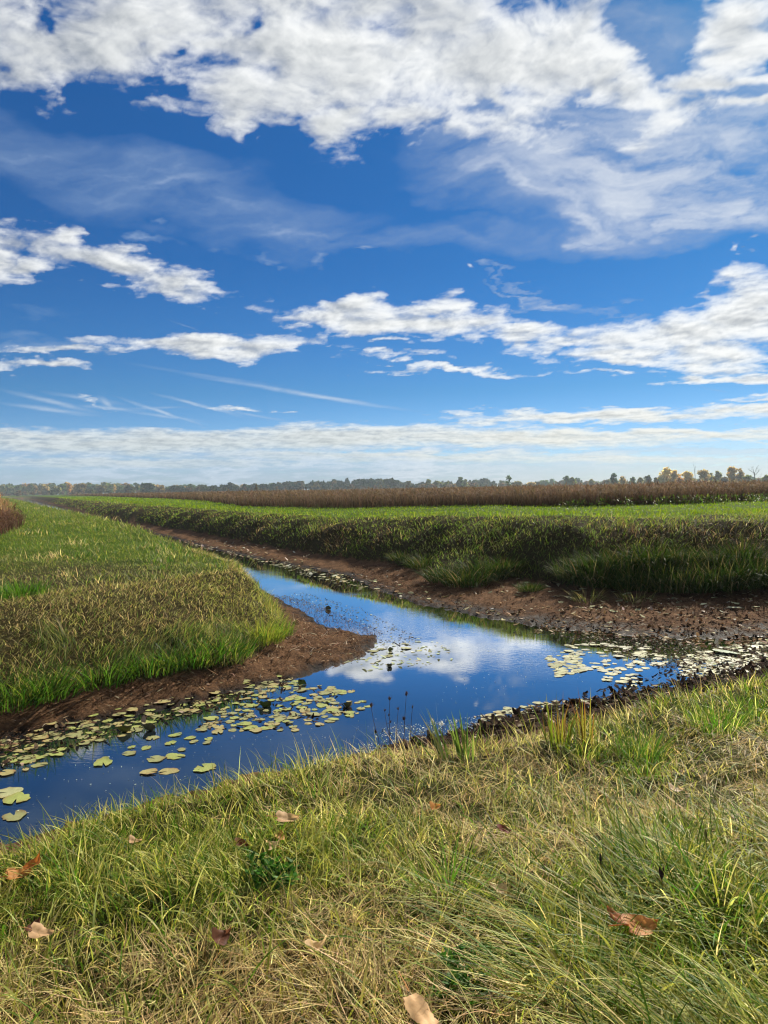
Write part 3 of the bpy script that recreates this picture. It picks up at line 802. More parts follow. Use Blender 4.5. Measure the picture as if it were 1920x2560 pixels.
# ---- the far bank: shaded slope and mown strip
def bank_grass():
    g = Bunch()
    n = 380000
    y = 13.5 * (190 / 13.5) ** rng.random(n)
    x = rng.uniform(-.62, .72, n) * y + rng.uniform(-2, 2, n)
    z, mud, zone = terrain(x, y)
    ok = (zone == 3.0) & (mud < .5); x, y, z = x[ok], y[ok], z[ok]; n = len(x)
    df, dc = dist(FAR_FOOT, x, y), dist(FAR_CREST, x, y); t = df / (df + dc)
    nz = fbm(x * .5, y * .5, 251, 4) - .5
    up = sstep(.55, .95, t + nz * .6)  # upper slope gets paler blades, painting in the sunlight near the crest
    brown = sstep(.0, .22, nz) * (1 - up)
    w = np.stack([.8 * (1 - brown) + .1, .55 * up + .05, .55 * (1 - brown) + .2, .02 + .03 * brown, .22 * brown + .04, .7 * brown + .12], 1)
    c = pick(n, [(.095, .165, .016), (.26, .29, .035), (.15, .175, .035), (.42, .35, .16), (.30, .23, .11), (.13, .085, .04)], w, .25)
    ln = rng.uniform(.09, .27, n) * (.5 + 1.0 * vnoise(x * 1.1, y * 1.1, 81))
    g.add(blade_arrays(np.stack([x, y, z - .02], 1), ln, np.maximum(.008, y * .00065), -1.57 + rng.normal(0, .9, n), rng.uniform(.1, .9, n), rng.uniform(.5, 1.9, n), c * .88, c, 3))  # darker feet again carry a little painted shade
    n = 150000
    y = 15 * (240 / 15) ** rng.random(n)
    x = rng.uniform(-.60, .70, n) * y + rng.uniform(-2, 2, n)
    z, mud, zone = terrain(x, y)
    ok = (zone == 3.5); x, y, z = x[ok], y[ok], z[ok]
    dr = dist(REED_EDGE, x, y); ins = inside(REED_POLY, x, y)
    ok = (~ins) | (dr < .5); x, y, z, dr = x[ok], y[ok], z[ok], dr[ok]; n = len(x)
    nz = fbm(x * .3, y * .3, 261, 4); dc = dist(FAR_CREST, x, y)
    lip = sstep(2.4, .2, dc)
    w = np.stack([.9 * np.ones(n), .45 + .5 * (nz - .5), .25 + .4 * lip, .02 * np.ones(n) + .05 * lip], 1)
    c = pick(n, [(.130, .225, .004), (.185, .255, .006), (.14, .185, .012), (.24, .26, .04)], w, .08)
    ln = rng.uniform(.04, .09, n) * (.7 + .7 * vnoise(x * .7, y * .7, 83)) * (1 + 1.6 * lip) * np.clip(y / 40, 1, 2.0)
    g.add(blade_arrays(np.stack([x, y, z - .01], 1), ln, np.maximum(.006, y * .0008), rng.uniform(0, 6.28, n), rng.uniform(0, .8, n), rng.uniform(.2, 1.2, n), c * .88, c, 3))
    # pale leafy weeds in front of the reeds
    n = 9000
    x = rng.uniform(5, 34, n); y = np.interp(x, [p[0] for p in REED_EDGE], [p[1] for p in REED_EDGE]) - np.abs(rng.normal(0, 1.0, n)) + .3
    lumpy = fbm(x * .8, y * .8, 271, 3)
    keep = (lumpy > .45) & (rng.random(n) < sstep(5, 8, x)); x, y = x[keep], y[keep]; n = len(x)
    z = ground_z(x, y) + rng.uniform(0, .30, n) * sstep(5, 8, x)
    c = pick(n, [(.045, .10, .010), (.08, .13, .02), OLIVE], [.7, .4, .5], .2)
    g.add(blade_arrays(np.stack([x, y, z], 1), rng.uniform(.07, .16, n), rng.uniform(.02, .04, n), rng.uniform(0, 6.28, n), rng.uniform(.2, 1.2, n), rng.uniform(0, 1, n), c * .88, c, 2))
    o = link('grass', g.mesh('grass', M_GRASS)); tag(o, 'dark slope grass and bright mown strip on the far bank', 'grass', kind='stuff')


bank_grass()


def reed_bed():
    g = Bunch()
    n = 210000
    y = 25 * (430 / 25) ** (rng.random(n) ** 1.5)
    x = rng.uniform(-.62, .74, n) * y
    dr = dist(REED_EDGE, x, y)
    ok = inside(REED_POLY, x, y) & ((dr < 6) | (rng.random(n) < .55)); x, y, dr = x[ok], y[ok], dr[ok]; n = len(x)
    z = ground_z(x, y)
    room = 1.58 - z                                                # the heads reach about eye level
    front = sstep(2.5, 0, dr)
    h = room * (.84 + .22 * fbm(x * .5, y * .2, 281, 4)) * rng.uniform(.62, 1.04, n) * (1 - .25 * front * rng.random(n))
    h = h + .16 * sstep(5, 12, x) * sstep(9, 0, dr) * rng.random(n) + .22 * (rng.random(n) < .012)
    c0 = pick(n, [(.036, .021, .014), (.052, .031, .020), (.035, .028, .012)], [1, .8, .35], .2)  # brown stalk feet, darkened to imitate shade on the reed front
    c1 = pick(n, [(.215, .140, .092), (.165, .108, .072), (.29, .20, .135), (.12, .09, .045)], [1, .8, .35, .35], .15)  # tan heads, kept paler as if sunlit
    wd = np.maximum(.014, y * .00065)
    g.add(blade_arrays(np.stack([x, y, z - .02], 1), h, wd, rng.uniform(0, 6.28, n), rng.uniform(0, .35, n), rng.uniform(0, .8, n), c0, c1, 4, tip=.25))
    # leaves and feathery heads on the nearer stalks
    near = np.where(dr < 9)[0]
    for k in range(3):
        m = len(near); q = near
        zz = z[q] + h[q] * (rng.uniform(.35, .98, m) if k == 0 else rng.uniform(.75, .98, m))
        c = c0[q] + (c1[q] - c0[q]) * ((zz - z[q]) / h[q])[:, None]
        g.add(blade_arrays(np.stack([x[q] + rng.normal(0, .03, m), y[q], zz], 1), rng.uniform(.10, .26, m), np.maximum(.02, y[q] * .0008), rng.uniform(0, 6.28, m), rng.uniform(.4, 1.3, m), rng.uniform(0, 1.0, m), c * .9, c * 1.1, 2, tip=.2))
    o = link('reeds', g.mesh('reeds', M_DRY)); tag(o, 'wide bed of brown autumn reeds behind the mown strip', 'reeds', kind='stuff')


reed_bed()
# ------------------------------------------------------------------ helpers for single things
def on_ground(px, py, lift=0.0):
    """where a sight line of the photograph meets the ground"""
    d = ray(px, py)
    ts = np.geomspace(1.2, 120, 2500)
    x, y, zr = d.x * ts, d.y * ts, EYE + d.z * ts
    zg = np.maximum(ground_z(x, y), WATER) + lift
    i = int(np.argmax(zr <= zg))
    return float(x[i]), float(y[i]), float(zg[i])


def z_at(px, py, depth):
    d = ray(px, py)
    return EYE + d.z / d.y * depth


def empty(name, loc, label, cat, group=None, rz=0.0):
    o = bpy.data.objects.new(name, None); COL.objects.link(o)
    o.location = loc; o.rotation_euler = (0, 0, rz); o.empty_display_size = .1
    return tag(o, label, cat, group)


def tube(pts, rad, sides=6, col=(.1, .08, .05), col1=None):
    """tapered tube through points; returns verts, quads, colours"""
    pts = np.asarray(pts, float); n = len(pts)
    rad = np.broadcast_to(np.asarray(rad, float), (n,))
    d = np.gradient(pts, axis=0); d /= np.linalg.norm(d, axis=1, keepdims=True) + 1e-9
    up = np.where(np.abs(d[:, 2:3]) > .9, np.array([[1., 0, 0]]), np.array([[0, 0, 1.]]))
    a = np.cross(d, up); a /= np.linalg.norm(a, axis=1, keepdims=True) + 1e-9
    b = np.cross(d, a)
    th = np.arange(sides) / sides * 2 * math.pi
    V = pts[:, None, :] + rad[:, None, None] * (a[:, None, :] * np.cos(th)[None, :, None] + b[:, None, :] * np.sin(th)[None, :, None])
    idx = np.arange(n * sides).reshape(n, sides); nx = np.roll(idx, -1, 1)
    F = np.stack([idx[:-1], nx[:-1], nx[1:], idx[1:]], -1).reshape(-1, 4)
    t = np.linspace(0, 1, n)[:, None, None]
    c = np.asarray(col); c1 = c if col1 is None else np.asarray(col1)
    C = np.broadcast_to(c + (c1 - c) * t, (n, sides, 3))
    return V.reshape(-1, 3), F, C.reshape(-1, 3)


def plain_material(name, rough=.6, spec=.3, bump=0.0, scale=40.0):
    m, nt, out = material(name)
    b = nt.new('ShaderNodeBsdfPrincipled'); nt.l.new(b.outputs[0], out.inputs[0])
    tint = nt.new('ShaderNodeAttribute', attribute_name='tint').outputs['Color']
    pos = nt.new('ShaderNodeTexCoord').outputs['Object']
    n = nt.noise(pos, scale, 5, .6).outputs['Fac']
    nt.put(b.inputs['Base Color'], nt.mix(1.0, tint, nt.ramp(n, [(.3, (.6, .6, .6)), (.7, (1.25, 1.25, 1.25))]), 'MULTIPLY'))
    b.inputs['Roughness'].default_value = rough; b.inputs['Specular IOR Level'].default_value = spec
    if bump:
        bp = nt.new('ShaderNodeBump'); bp.inputs['Strength'].default_value = bump; bp.inputs['Distance'].default_value = .004
        nt.put(bp.inputs['Height'], n); nt.put(b.inputs['Normal'], bp.outputs[0])
    return m


M_PAD = plain_material('lily_leaf', .55, .12, .5, 26)
M_BARK = plain_material('bark', .9, .1, .6, 8)
M_STEM = leaf_material('plant_stems', .15, .7, .2)
M_CROWN = leaf_material('tree_leaves', .55, .8, .05, 1.4)


# ------------------------------------------------------------------ water lily leaves
def pad_mesh(seed, c, edge, curl=.0, oval=1.0, cup=.0):
    r = np.random.default_rng(seed)
    n = 26; rings = [0.0, .35, .7, .92, 1.0]
    notch = r.uniform(.10, .22)
    th = np.linspace(notch, 2 * math.pi - notch, n)
    wob = 1 + .09 * np.sin(th * 2 + r.uniform(0, 6)) + .06 * np.sin(th * 3 + r.uniform(0, 6)) + .05 * np.sin(th * 5 + r.uniform(0, 6)) + .035 * r.normal(0, 1, n)
    wob *= np.where((th < notch + .3) | (th > 2 * math.pi - notch - .3), 1.04, 1)
    for _ in range(r.integers(0, 4)):                                           # a bite out of the rim
        k = r.integers(4, n - 4); wob[k] *= r.uniform(.72, .88); wob[k + 1] *= .9
    V, C = [], []
    ph = r.uniform(0, 6)
    for q in rings:
        x = np.cos(th) * wob * q * oval; y = np.sin(th) * wob * q
        if q == 0: x = x + .12 * np.cos(th * 0); 
        z = .010 + .012 * q * np.sin(th * 2 + ph) * (1 + 2 * curl) + cup * q * q + curl * .5 * np.maximum(0, np.cos(th - ph)) ** 3 * q ** 3
        V.append(np.stack([x, y, z], 1))
        blot = .88 + .24 * r.random(n)[:, None]
        mixq = (max(0, (q - .62) / .38)) * np.clip(.35 + .65 * np.sin(th * 1.5 + ph), 0, 1)[:, None]
        C.append((np.array(c) * (1 - mixq) + np.array(edge) * mixq) * blot)
    idx = np.arange(n * len(rings)).reshape(len(rings), n)
    F = np.stack([idx[:-1, :-1], idx[1:, :-1], idx[1:, 1:], idx[:-1, 1:]], -1).reshape(-1, 4)
    return mesh_np('lily_pad', np.vstack(V), F, M_PAD, np.vstack(C), True)


PAD_TINTS = {
    'yellow green': ((.27, .30, .085), (.24, .19, .06)),
    'pale olive': ((.24, .24, .10), (.17, .11, .05)),
    'tan edged': ((.31, .27, .11), (.24, .12, .05)),
    'pale cream': ((.34, .34, .17), (.27, .21, .10)),
    'silvery': ((.29, .29, .18), (.22, .18, .11)),
}
PAD_MESH = {k: [pad_mesh(100 * i + j, *PAD_TINTS[k], curl=.12 * (j % 3), oval=1 - .10 * (j % 2)) for j in range(7)] for i, k in enumerate(PAD_TINTS)}
_pads = []                                                          # x, y, r of everything floating so far


def lay_pad(x, y, r, tint, label, group=None, name='lily_pad', rot=None, tilt=.03, z=.0):
    me = random.choice(PAD_MESH[tint])
    o = bpy.data.objects.new(name, me); COL.objects.link(o)
    o.location = (x, y, max(WATER, float(ground_z(np.array([x]), np.array([y]))[0])) + .004 + .006 * random.random() + z)
    o.rotation_euler = (random.gauss(0, tilt), random.gauss(0, tilt), random.uniform(0, 6.28) if rot is None else rot)
    o.scale = (r, r * random.uniform(.86, 1.0), r * .8)
    tag(o, label, 'lily pad', group)
    _pads.append((x, y, r))
    return o


def spots(poly_px, n, rmin, rmax, crowd=.78, tries=60):
    """places for n floating leaves inside a stretch of water outlined on the photograph"""
    P = np.array([at(px, py, WATER) for px, py in poly_px])
    lo, hi = P.min(0), P.max(0); out = []
    for _ in range(n * tries):
        if len(out) >= n: break
        x, y = rng.uniform(lo[0], hi[0]), rng.uniform(lo[1], hi[1])
        if not inside(P, np.array([x]), np.array([y]))[0]: continue
        r = rng.uniform(rmin, rmax) * (.80 if rng.random() < .7 else .55)
        if any((x - a) ** 2 + (y - b) ** 2 < (crowd * (r + q)) ** 2 for a, b, q in _pads): continue
        if float(ground_z(np.array([x]), np.array([y]))[0]) > WATER + .045: continue
        out.append((x, y, r)); _pads.append((x, y, r))
    for p in out: _pads.remove(p)
    return out


# leaves that stand alone come first
for px, py, r, tint, label in [
        (257, 1907, .105, 'yellow green', 'round yellow-green lily pad floating alone on open dark blue water, notch showing'),
        (390, 1898, .095, 'pale olive', 'pale olive lily pad floating beside a twin, clear of the big drift of pads'),
        (436, 1892, .09, 'yellow green', 'yellow-green lily pad, right-hand one of two side by side in open water'),
        (373, 1931, .085, 'tan edged', 'withered tan lily pad between the near grass and the two twin pads'),
        (421, 1929, .085, 'tan edged', 'second withered tan lily pad, next to the bright yellow one'),
        (513, 1921, .115, 'yellow green', 'bright yellow long lily pad closest to the grass of the near bank'),
        (22, 1983, .12, 'pale cream', 'ragged pale lily pad overlapping another at the left picture edge'),
        (42, 1997, .12, 'yellow green', 'yellow-green lily pad overlapped by a ragged one at the left picture edge'),
        (36, 2041, .105, 'pale olive', 'lone olive lily pad at the left picture edge, nearest to the viewer')]:
    x, y = at(px, py, WATER); lay_pad(x, y, r, tint, label)

PATCH = [
    # outline on the photograph, number, smallest and largest radius, crowding, tints, where
    ([(0, 1855), (170, 1806), (300, 1772), (480, 1733), (610, 1706), (700, 1694), (750, 1704), (690, 1730), (560, 1762), (420, 1800), (330, 1832), (200, 1872), (110, 1912), (0, 1945)], 76, .06, .115, .60,
     ['yellow green', 'pale olive', 'tan edged'], 'crowded along the brown mud of the spit', 'lily pads along the mud of the spit'),
    ([(560, 1764), (690, 1732), (760, 1706), (880, 1728), (928, 1758), (905, 1795), (760, 1825), (600, 1838), (470, 1822)], 61, .06, .115, .62,
     ['yellow green', 'pale olive', 'tan edged'], 'in the loose drift across the middle of the water', 'lily pads drifting in mid water'),
    ([(320, 1838), (560, 1836), (490, 1880), (320, 1886)], 11, .06, .10, 1.1, ['yellow green', 'pale olive'], 'scattered at the lower rim of the drift', 'lily pads at the rim of the drift'),
    ([(1395, 1612), (1500, 1605), (1660, 1622), (1690, 1655), (1610, 1685), (1500, 1690), (1420, 1668)], 36, .08, .14, .74,
     ['pale cream', 'silvery'], 'on the black reflection of the far bank', 'pale lily pads on the dark reflection'),
    ([(1360, 1640), (1440, 1632), (1452, 1684), (1396, 1692)], 12, .08, .14, .62, ['pale cream', 'pale olive'], 'where the dark reflection meets the blue water', 'pale lily pads beside the dark reflection'),
    ([(1490, 1694), (1600, 1686), (1592, 1732), (1530, 1746)], 11, .07, .12, .8, ['pale cream', 'silvery'], 'on blue water near the dead leaves', 'pale lily pads on blue water'),
    ([(1185, 1792), (1300, 1762), (1420, 1748), (1560, 1742), (1600, 1762), (1480, 1786), (1330, 1800), (1205, 1818)], 30, .06, .11, .72, ['pale cream', 'silvery', 'tan edged'], 'by the muddy edge of the near bank', 'lily pads by the near mud'),
    ([(1700, 1642), (1800, 1618), (1918, 1602), (1918, 1690), (1800, 1700), (1700, 1690)], 46, .07, .13, .55, ['silvery', 'pale cream'], 'in the glaring narrow arm of water', 'glaring lily pads in the narrow arm'),
    ([(820, 1640), (960, 1605), (1080, 1612), (1150, 1640), (1080, 1668), (930, 1672)], 6, .07, .13, .9, ['pale olive', 'pale cream'], 'over the white cloud reflection', 'lily pads over the cloud reflection'),
]
for poly, n, r0, r1, crowd, tints, where, group in PATCH:
    for x, y, r in spots(poly, n, r0, r1, crowd):
        t = random.choice(tints)
        lay_pad(x, y, r, t, '%s lily pad %s' % (t, where), group)

# the many small ones between them
def small_pads():
    V, F, C, k = [], [], [], 0
    for poly, n, tints in [(PATCH[0][0], 90, ['yellow green', 'pale olive', 'tan edged']), (PATCH[1][0], 80, ['yellow green', 'pale olive', 'tan edged']), (PATCH[3][0], 45, ['pale cream', 'silvery']),
                           (PATCH[4][0], 40, ['pale cream', 'pale olive']), (PATCH[6][0], 70, ['pale cream', 'silvery', 'tan edged']), (PATCH[7][0], 130, ['pale cream', 'pale cream', 'silvery']),
                           ([(520, 1362), (640, 1385), (860, 1442), (960, 1478), (900, 1478), (660, 1410)], 90, ['pale cream', 'pale olive'])]:
        for x, y, r in spots(poly, n, .05, .085, .45):
            me = random.choice(PAD_MESH[random.choice(tints)])
            nv = len(me.vertices); co = np.empty(nv * 3); me.vertices.foreach_get('co', co); co = co.reshape(-1, 3) * [r, r * .9, r]
            cc = np.empty(nv * 4); me.color_attributes['tint'].data.foreach_get('color', cc); cc = cc.reshape(-1, 4)[:, :3]
            ff = np.empty(len(me.loops), np.int32); me.loops.foreach_get('vertex_index', ff)
            a = random.uniform(0, 6.28); z = max(WATER, float(ground_z(np.array([x]), np.array([y]))[0])) + .002 + .003 * random.random()
            V.append(np.stack([co[:, 0] * math.cos(a) - co[:, 1] * math.sin(a) + x, co[:, 0] * math.sin(a) + co[:, 1] * math.cos(a) + y, co[:, 2] + z], 1))
            F.append(ff.reshape(-1, 4) + k); C.append(cc); k += nv
    o = link('small_lily_pads', mesh_np('small_lily_pads', np.vstack(V), np.vstack(F), M_PAD, np.vstack(C), True)); tag(o, 'smallest lily pads floating between the larger ones', 'lily pads', kind='stuff')


small_pads()

# curled and standing leaves
curl_mesh = [pad_mesh(900 + j, c, e, curl=.9, cup=.55) for j, (c, e) in enumerate([((.07, .10, .02), (.05, .04, .015)), ((.12, .13, .02), (.06, .05, .02)), ((.08, .075, .035), (.06, .045, .025))])]
for px, py, r, k, label in [
        (752, 1712, .06, 0, 'dark green lily leaf curled up out of the drift of pads'),
        (660, 1769, .07, 0, 'dark cupped lily leaf standing in the middle of the drift'),
        (868, 1771, .07, 2, 'dark olive curled lily leaf at the end of the drift'),
        (972, 1668, .042, 2, 'dark upright lily leaf against the white cloud reflection'),
        (976, 1628, .045, 1, 'mustard green cupped lily leaf above the cloud reflection'),
        (820, 1524, .06, 2, 'small dark curled lily leaf where the two arms of water meet'),
        (310, 1832, .07, 1, 'mustard brown curled lily leaf among pads by the spit'),
        (370, 1828, .07, 2, 'dark shrivelled lily leaf beside the mustard brown one')]:
    x, y = at(px, py, WATER)
    o = link('lily_leaf', curl_mesh[k], loc=(x, y, WATER + .01)); o.scale = (r, r, r)
    o.rotation_euler = (random.uniform(.5, .9), random.gauss(0, .3), random.uniform(0, 6.28)); tag(o, label, 'lily leaf'); _pads.append((x, y, r))
x, y = at(1815, 1634, WATER)
o = link('lily_pad', pad_mesh(950, (.05, .11, .02), (.05, .08, .02)), loc=(x, y, WATER + .03)); o.scale = (.16, .16, .14); o.rotation_euler = (.12, 0, 2)
tag(o, 'large deep green lily pad lying on the glaring pale ones', 'lily pad')


# everything smaller that floats or lies on the mud
def strew(g, poly_px, n, size, cols, wts, level=None, tilt=(.9, 1.5), keep=None, thin=.55):
    P = np.array([at(px, py, WATER) for px, py in poly_px]); lo, hi = P.min(0), P.max(0)
    x = rng.uniform(lo[0], hi[0], n * 4); y = rng.uniform(lo[1], hi[1], n * 4)
    ok = inside(P, x, y); x, y = x[ok][:n], y[ok][:n]
    z, mud, zone = terrain(x, y)
    ok = (mud > .3) if keep is None else keep(x, y, z, mud, zone)
    x, y, z = x[ok], y[ok], z[ok]; m = len(x)
    z = np.maximum(z, WATER + .004)
    c = pick(m, cols, wts, .3)
    ln = rng.uniform(*size, m)
    g.add(blade_arrays(np.stack([x, y, z + .004], 1), ln, ln * rng.uniform(thin * .6, thin * 1.3, m), rng.uniform(0, 6.28, m), rng.uniform(*tilt, m), rng.uniform(-.5, 1.4, m), c, c, 3, rng.uniform(-.6, .6, m), tip=.35))


M_LITTER = leaf_material('dead_litter', .15, .9, .02, 1.0)


def debris():
    wetland = lambda x, y, z, mud, zone: z < WATER + .03
    g = Bunch()
    dark = [(.022, .014, .010), (.040, .024, .016), (.075, .045, .028), (.30, .24, .16)]
    strew(g, [(1180, 1830), (1300, 1775), (1560, 1730), (1780, 1690), (1960, 1640), (1960, 1740), (1690, 1800), (1480, 1860), (1250, 1900)], 2600, (.04, .13), dark, [1, .9, .5, .10])
    strew(g, [(0, 1850), (240, 1785), (480, 1730), (700, 1695), (760, 1704), (560, 1765), (300, 1840), (0, 1930)], 420, (.03, .09), dark, [1, .8, .5, .25], keep=wetland)
    strew(g, [(560, 1764), (760, 1706), (928, 1758), (760, 1825), (470, 1822)], 110, (.03, .08), dark, [1, .8, .5, .2], keep=wetland)
    strew(g, [(1185, 1792), (1420, 1748), (1600, 1690), (1900, 1600), (1930, 1690), (1600, 1770), (1205, 1830)], 650, (.03, .10), dark, [1, .9, .6, .15], keep=wetland)
    strew(g, [(940, 1900), (1000, 1850), (1200, 1820), (1300, 1860), (1200, 1905)], 700, (.03, .09), dark, [1, .8, .5, .1])
    o = link('dead_leaves', g.mesh('dead_leaves', M_LITTER)); tag(o, 'dark rotting lily leaves on the mud of the near bank', 'dead leaves', kind='stuff')
    g = Bunch()
    pale = [(.40, .33, .22), (.25, .17, .095), (.10, .055, .03), (.46, .42, .31)]
    strew(g, [(1330, 1578), (1400, 1535), (1600, 1525), (1920, 1500), (1990, 1520), (1990, 1610), (1800, 1622), (1640, 1600)], 1500, (.04, .12), pale, [.25, .5, 1, .10])
    strew(g, [(840, 1442), (900, 1425), (1060, 1455), (1300, 1500), (1400, 1540), (1360, 1572), (1100, 1520), (960, 1485)], 420, (.04, .12), pale, [.25, .5, 1, .15])
    strew(g, [(430, 1350), (620, 1360), (860, 1432), (840, 1446), (660, 1404), (480, 1368)], 330, (.08, .20), pale, [.6, .6, .4, .5])
    strew(g, [(1000, 1430), (1300, 1450), (1480, 1492), (1920, 1480), (1990, 1540), (1500, 1545), (1250, 1500), (1060, 1465)], 260, (.10, .22), [(.34, .32, .18), (.24, .17, .09), (.42, .39, .25)], [1, .7, .6], tilt=(1.35, 1.6), thin=.8)
    strew(g, [(560, 1372), (850, 1425), (1020, 1462), (1360, 1560), (1330, 1575), (990, 1490), (820, 1440)], 420, (.08, .18), [(.36, .35, .20), (.24, .17, .09), (.07, .05, .03)], [1, .8, .6], tilt=(1.3, 1.6), thin=.8)
    o = link('dead_leaves', g.mesh('dead_leaves', M_LITTER)); tag(o, 'bleached lily leaves stranded on the mud below the far bank', 'dead leaves', kind='stuff')
    g = Bunch()
    fib = [(.020, .010, .006), (.075, .035, .018), (.15, .075, .040), (.26, .16, .09)]
    strew(g, [(-200, 1800), (230, 1700), (480, 1660), (600, 1600), (640, 1480), (760, 1500), (960, 1580), (900, 1640), (700, 1700), (300, 1780), (-200, 1960)], 15000, (.015, .06), fib, [.6, 1, .8, .22], thin=.18)
    strew(g, [(820, 1400), (1150, 1445), (1920, 1440), (2000, 1600), (1400, 1575), (1000, 1500)], 12000, (.03, .10), fib, [.7, 1, .6, .2], thin=.2)
    strew(g, [(700, 1660), (880, 1625), (935, 1590), (720, 1560), (560, 1660), (400, 1735), (560, 1730)], 160, (.06, .20), [(.38, .30, .20), (.30, .15, .09)], [1, 1], thin=.12)
    strew(g, [(-200, 1800), (230, 1712), (480, 1672), (600, 1620), (700, 1560), (900, 1580), (900, 1640), (700, 1695), (300, 1785), (-200, 1960)], 1300, (.03, .10), [(.30, .20, .12), (.045, .025, .015), (.42, .33, .22)], [1, 1, .4], thin=.22)
    o = link('plant_litter', g.mesh('plant_litter', M_LITTER)); tag(o, 'brown fibrous plant litter over the mud', 'litter', kind='stuff')
    g = Bunch()
    flat = dict(level=1, tilt=(1.45, 1.6), keep=wetland)
    speck = [(.42, .44, .30), (.55, .56, .48), (.05, .05, .03)]
    strew(g, [(880, 1890), (960, 1820), (1200, 1790), (1250, 1800), (1180, 1850), (1000, 1890)], 900, (.008, .025), speck, [1, .8, .8], **flat)
    strew(g, [(690, 1490), (800, 1530), (940, 1580), (960, 1640), (1060, 1600), (900, 1520), (760, 1480)], 700, (.02, .06), [(.05, .045, .025), (.12, .10, .05), (.35, .36, .25)], [1, .7, .5], **flat)
    strew(g, [(60, 2080), (0, 1960), (300, 1880), (900, 1800), (1500, 1700), (1200, 1600), (1000, 1850), (500, 1950)], 500, (.006, .018), speck, [1, .8, .6], **flat)
    strew(g, [(1400, 1590), (1720, 1600), (1790, 1640), (1700, 1690), (1560, 1640)], 1500, (.02, .06), [(.40, .38, .28), (.08, .05, .035), (.02, .015, .012)], [.35, .8, 1], **flat)
    strew(g, [(1690, 1640), (1920, 1598), (1990, 1600), (1990, 1690), (1720, 1700)], 900, (.03, .12), [(.40, .39, .25), (.22, .17, .10), (.05, .035, .022)], [1, .5, .5], **flat)
    strew(g, [(440, 1352), (620, 1385), (700, 1420), (860, 1455), (1000, 1490), (960, 1480), (820, 1436), (640, 1396)], 900, (.10, .24), [(.42, .42, .28), (.34, .30, .18)], [1, .6], **flat)
    strew(g, [(880, 1600), (1090, 1605), (1160, 1640), (1060, 1676), (900, 1676), (830, 1650)], 130, (.04, .14), [(.40, .42, .27), (.32, .32, .18)], [1, .6], **flat)
    o = link('floating_weed', g.mesh('floating_weed', M_LITTER)); tag(o, 'specks and scraps of weed floating on the canal', 'water weed', kind='stuff')


debris()


# ------------------------------------------------------------------ fallen poplar leaves on the near grass
def leaf_mesh(seed, c, c2, fold=.3, curl=.5, wide=.8, blunt=False):
    r = np.random.default_rng(seed)
    nu, nv = 13, 9
    u = np.linspace(0, 1, nu)[:, None]; v = np.linspace(-1, 1, nv)[None, :]
    half = wide * .5 * np.interp(u, [0, .06, .18, .35, .6, .85, 1], [.30, .74, 1.0, .97, .66, .22, .02])
    if blunt: half = wide * .5 * np.interp(u, [0, .03, .1, .8, .95, 1], [.86, .95, 1, .96, .90, .72])
    half = half * (1 + .05 * np.sin(u * 46 + r.uniform(0, 6)))
    x = u - (0 if blunt else .12) * (np.abs(v) ** 2) * (u < .2) + .02 * r.normal(0, 1, (nu, 1)); y = half * v
    z = fold * np.abs(y) + curl * ((u - .45) ** 2) * .9 + .05 * np.sin(u * 7 + v * 2 + r.uniform(0, 6)) * np.abs(v) - .10 * curl * np.abs(v) ** 3 * np.sin(u * 3)
    V = np.stack([np.broadcast_to(x, (nu, nv)), y, np.broadcast_to(z, (nu, nv))], -1).reshape(-1, 3)
    vein = np.where(np.abs(v) < .05, .55, 0) * np.ones((nu, 1)) + .35 * (np.abs(np.sin((u * 5 - np.abs(v) * 1.2) * math.pi)) < .18) * np.ones((nu, nv))
    spot = r.random((nu, nv)) * .5
    C = np.array(c)[None, None] * (1 - spot[..., None] * .5) ; C = C * (1 - .5 * vein[..., None]) + np.array(c2)[None, None] * .5 * vein[..., None]
    idx = np.arange(nu * nv).reshape(nu, nv)
    F = np.stack([idx[:-1, :-1], idx[1:, :-1], idx[1:, 1:], idx[:-1, 1:]], -1).reshape(-1, 4)
    return mesh_np('blade', V, F, M_LEAF, C.reshape(-1, 3), True)


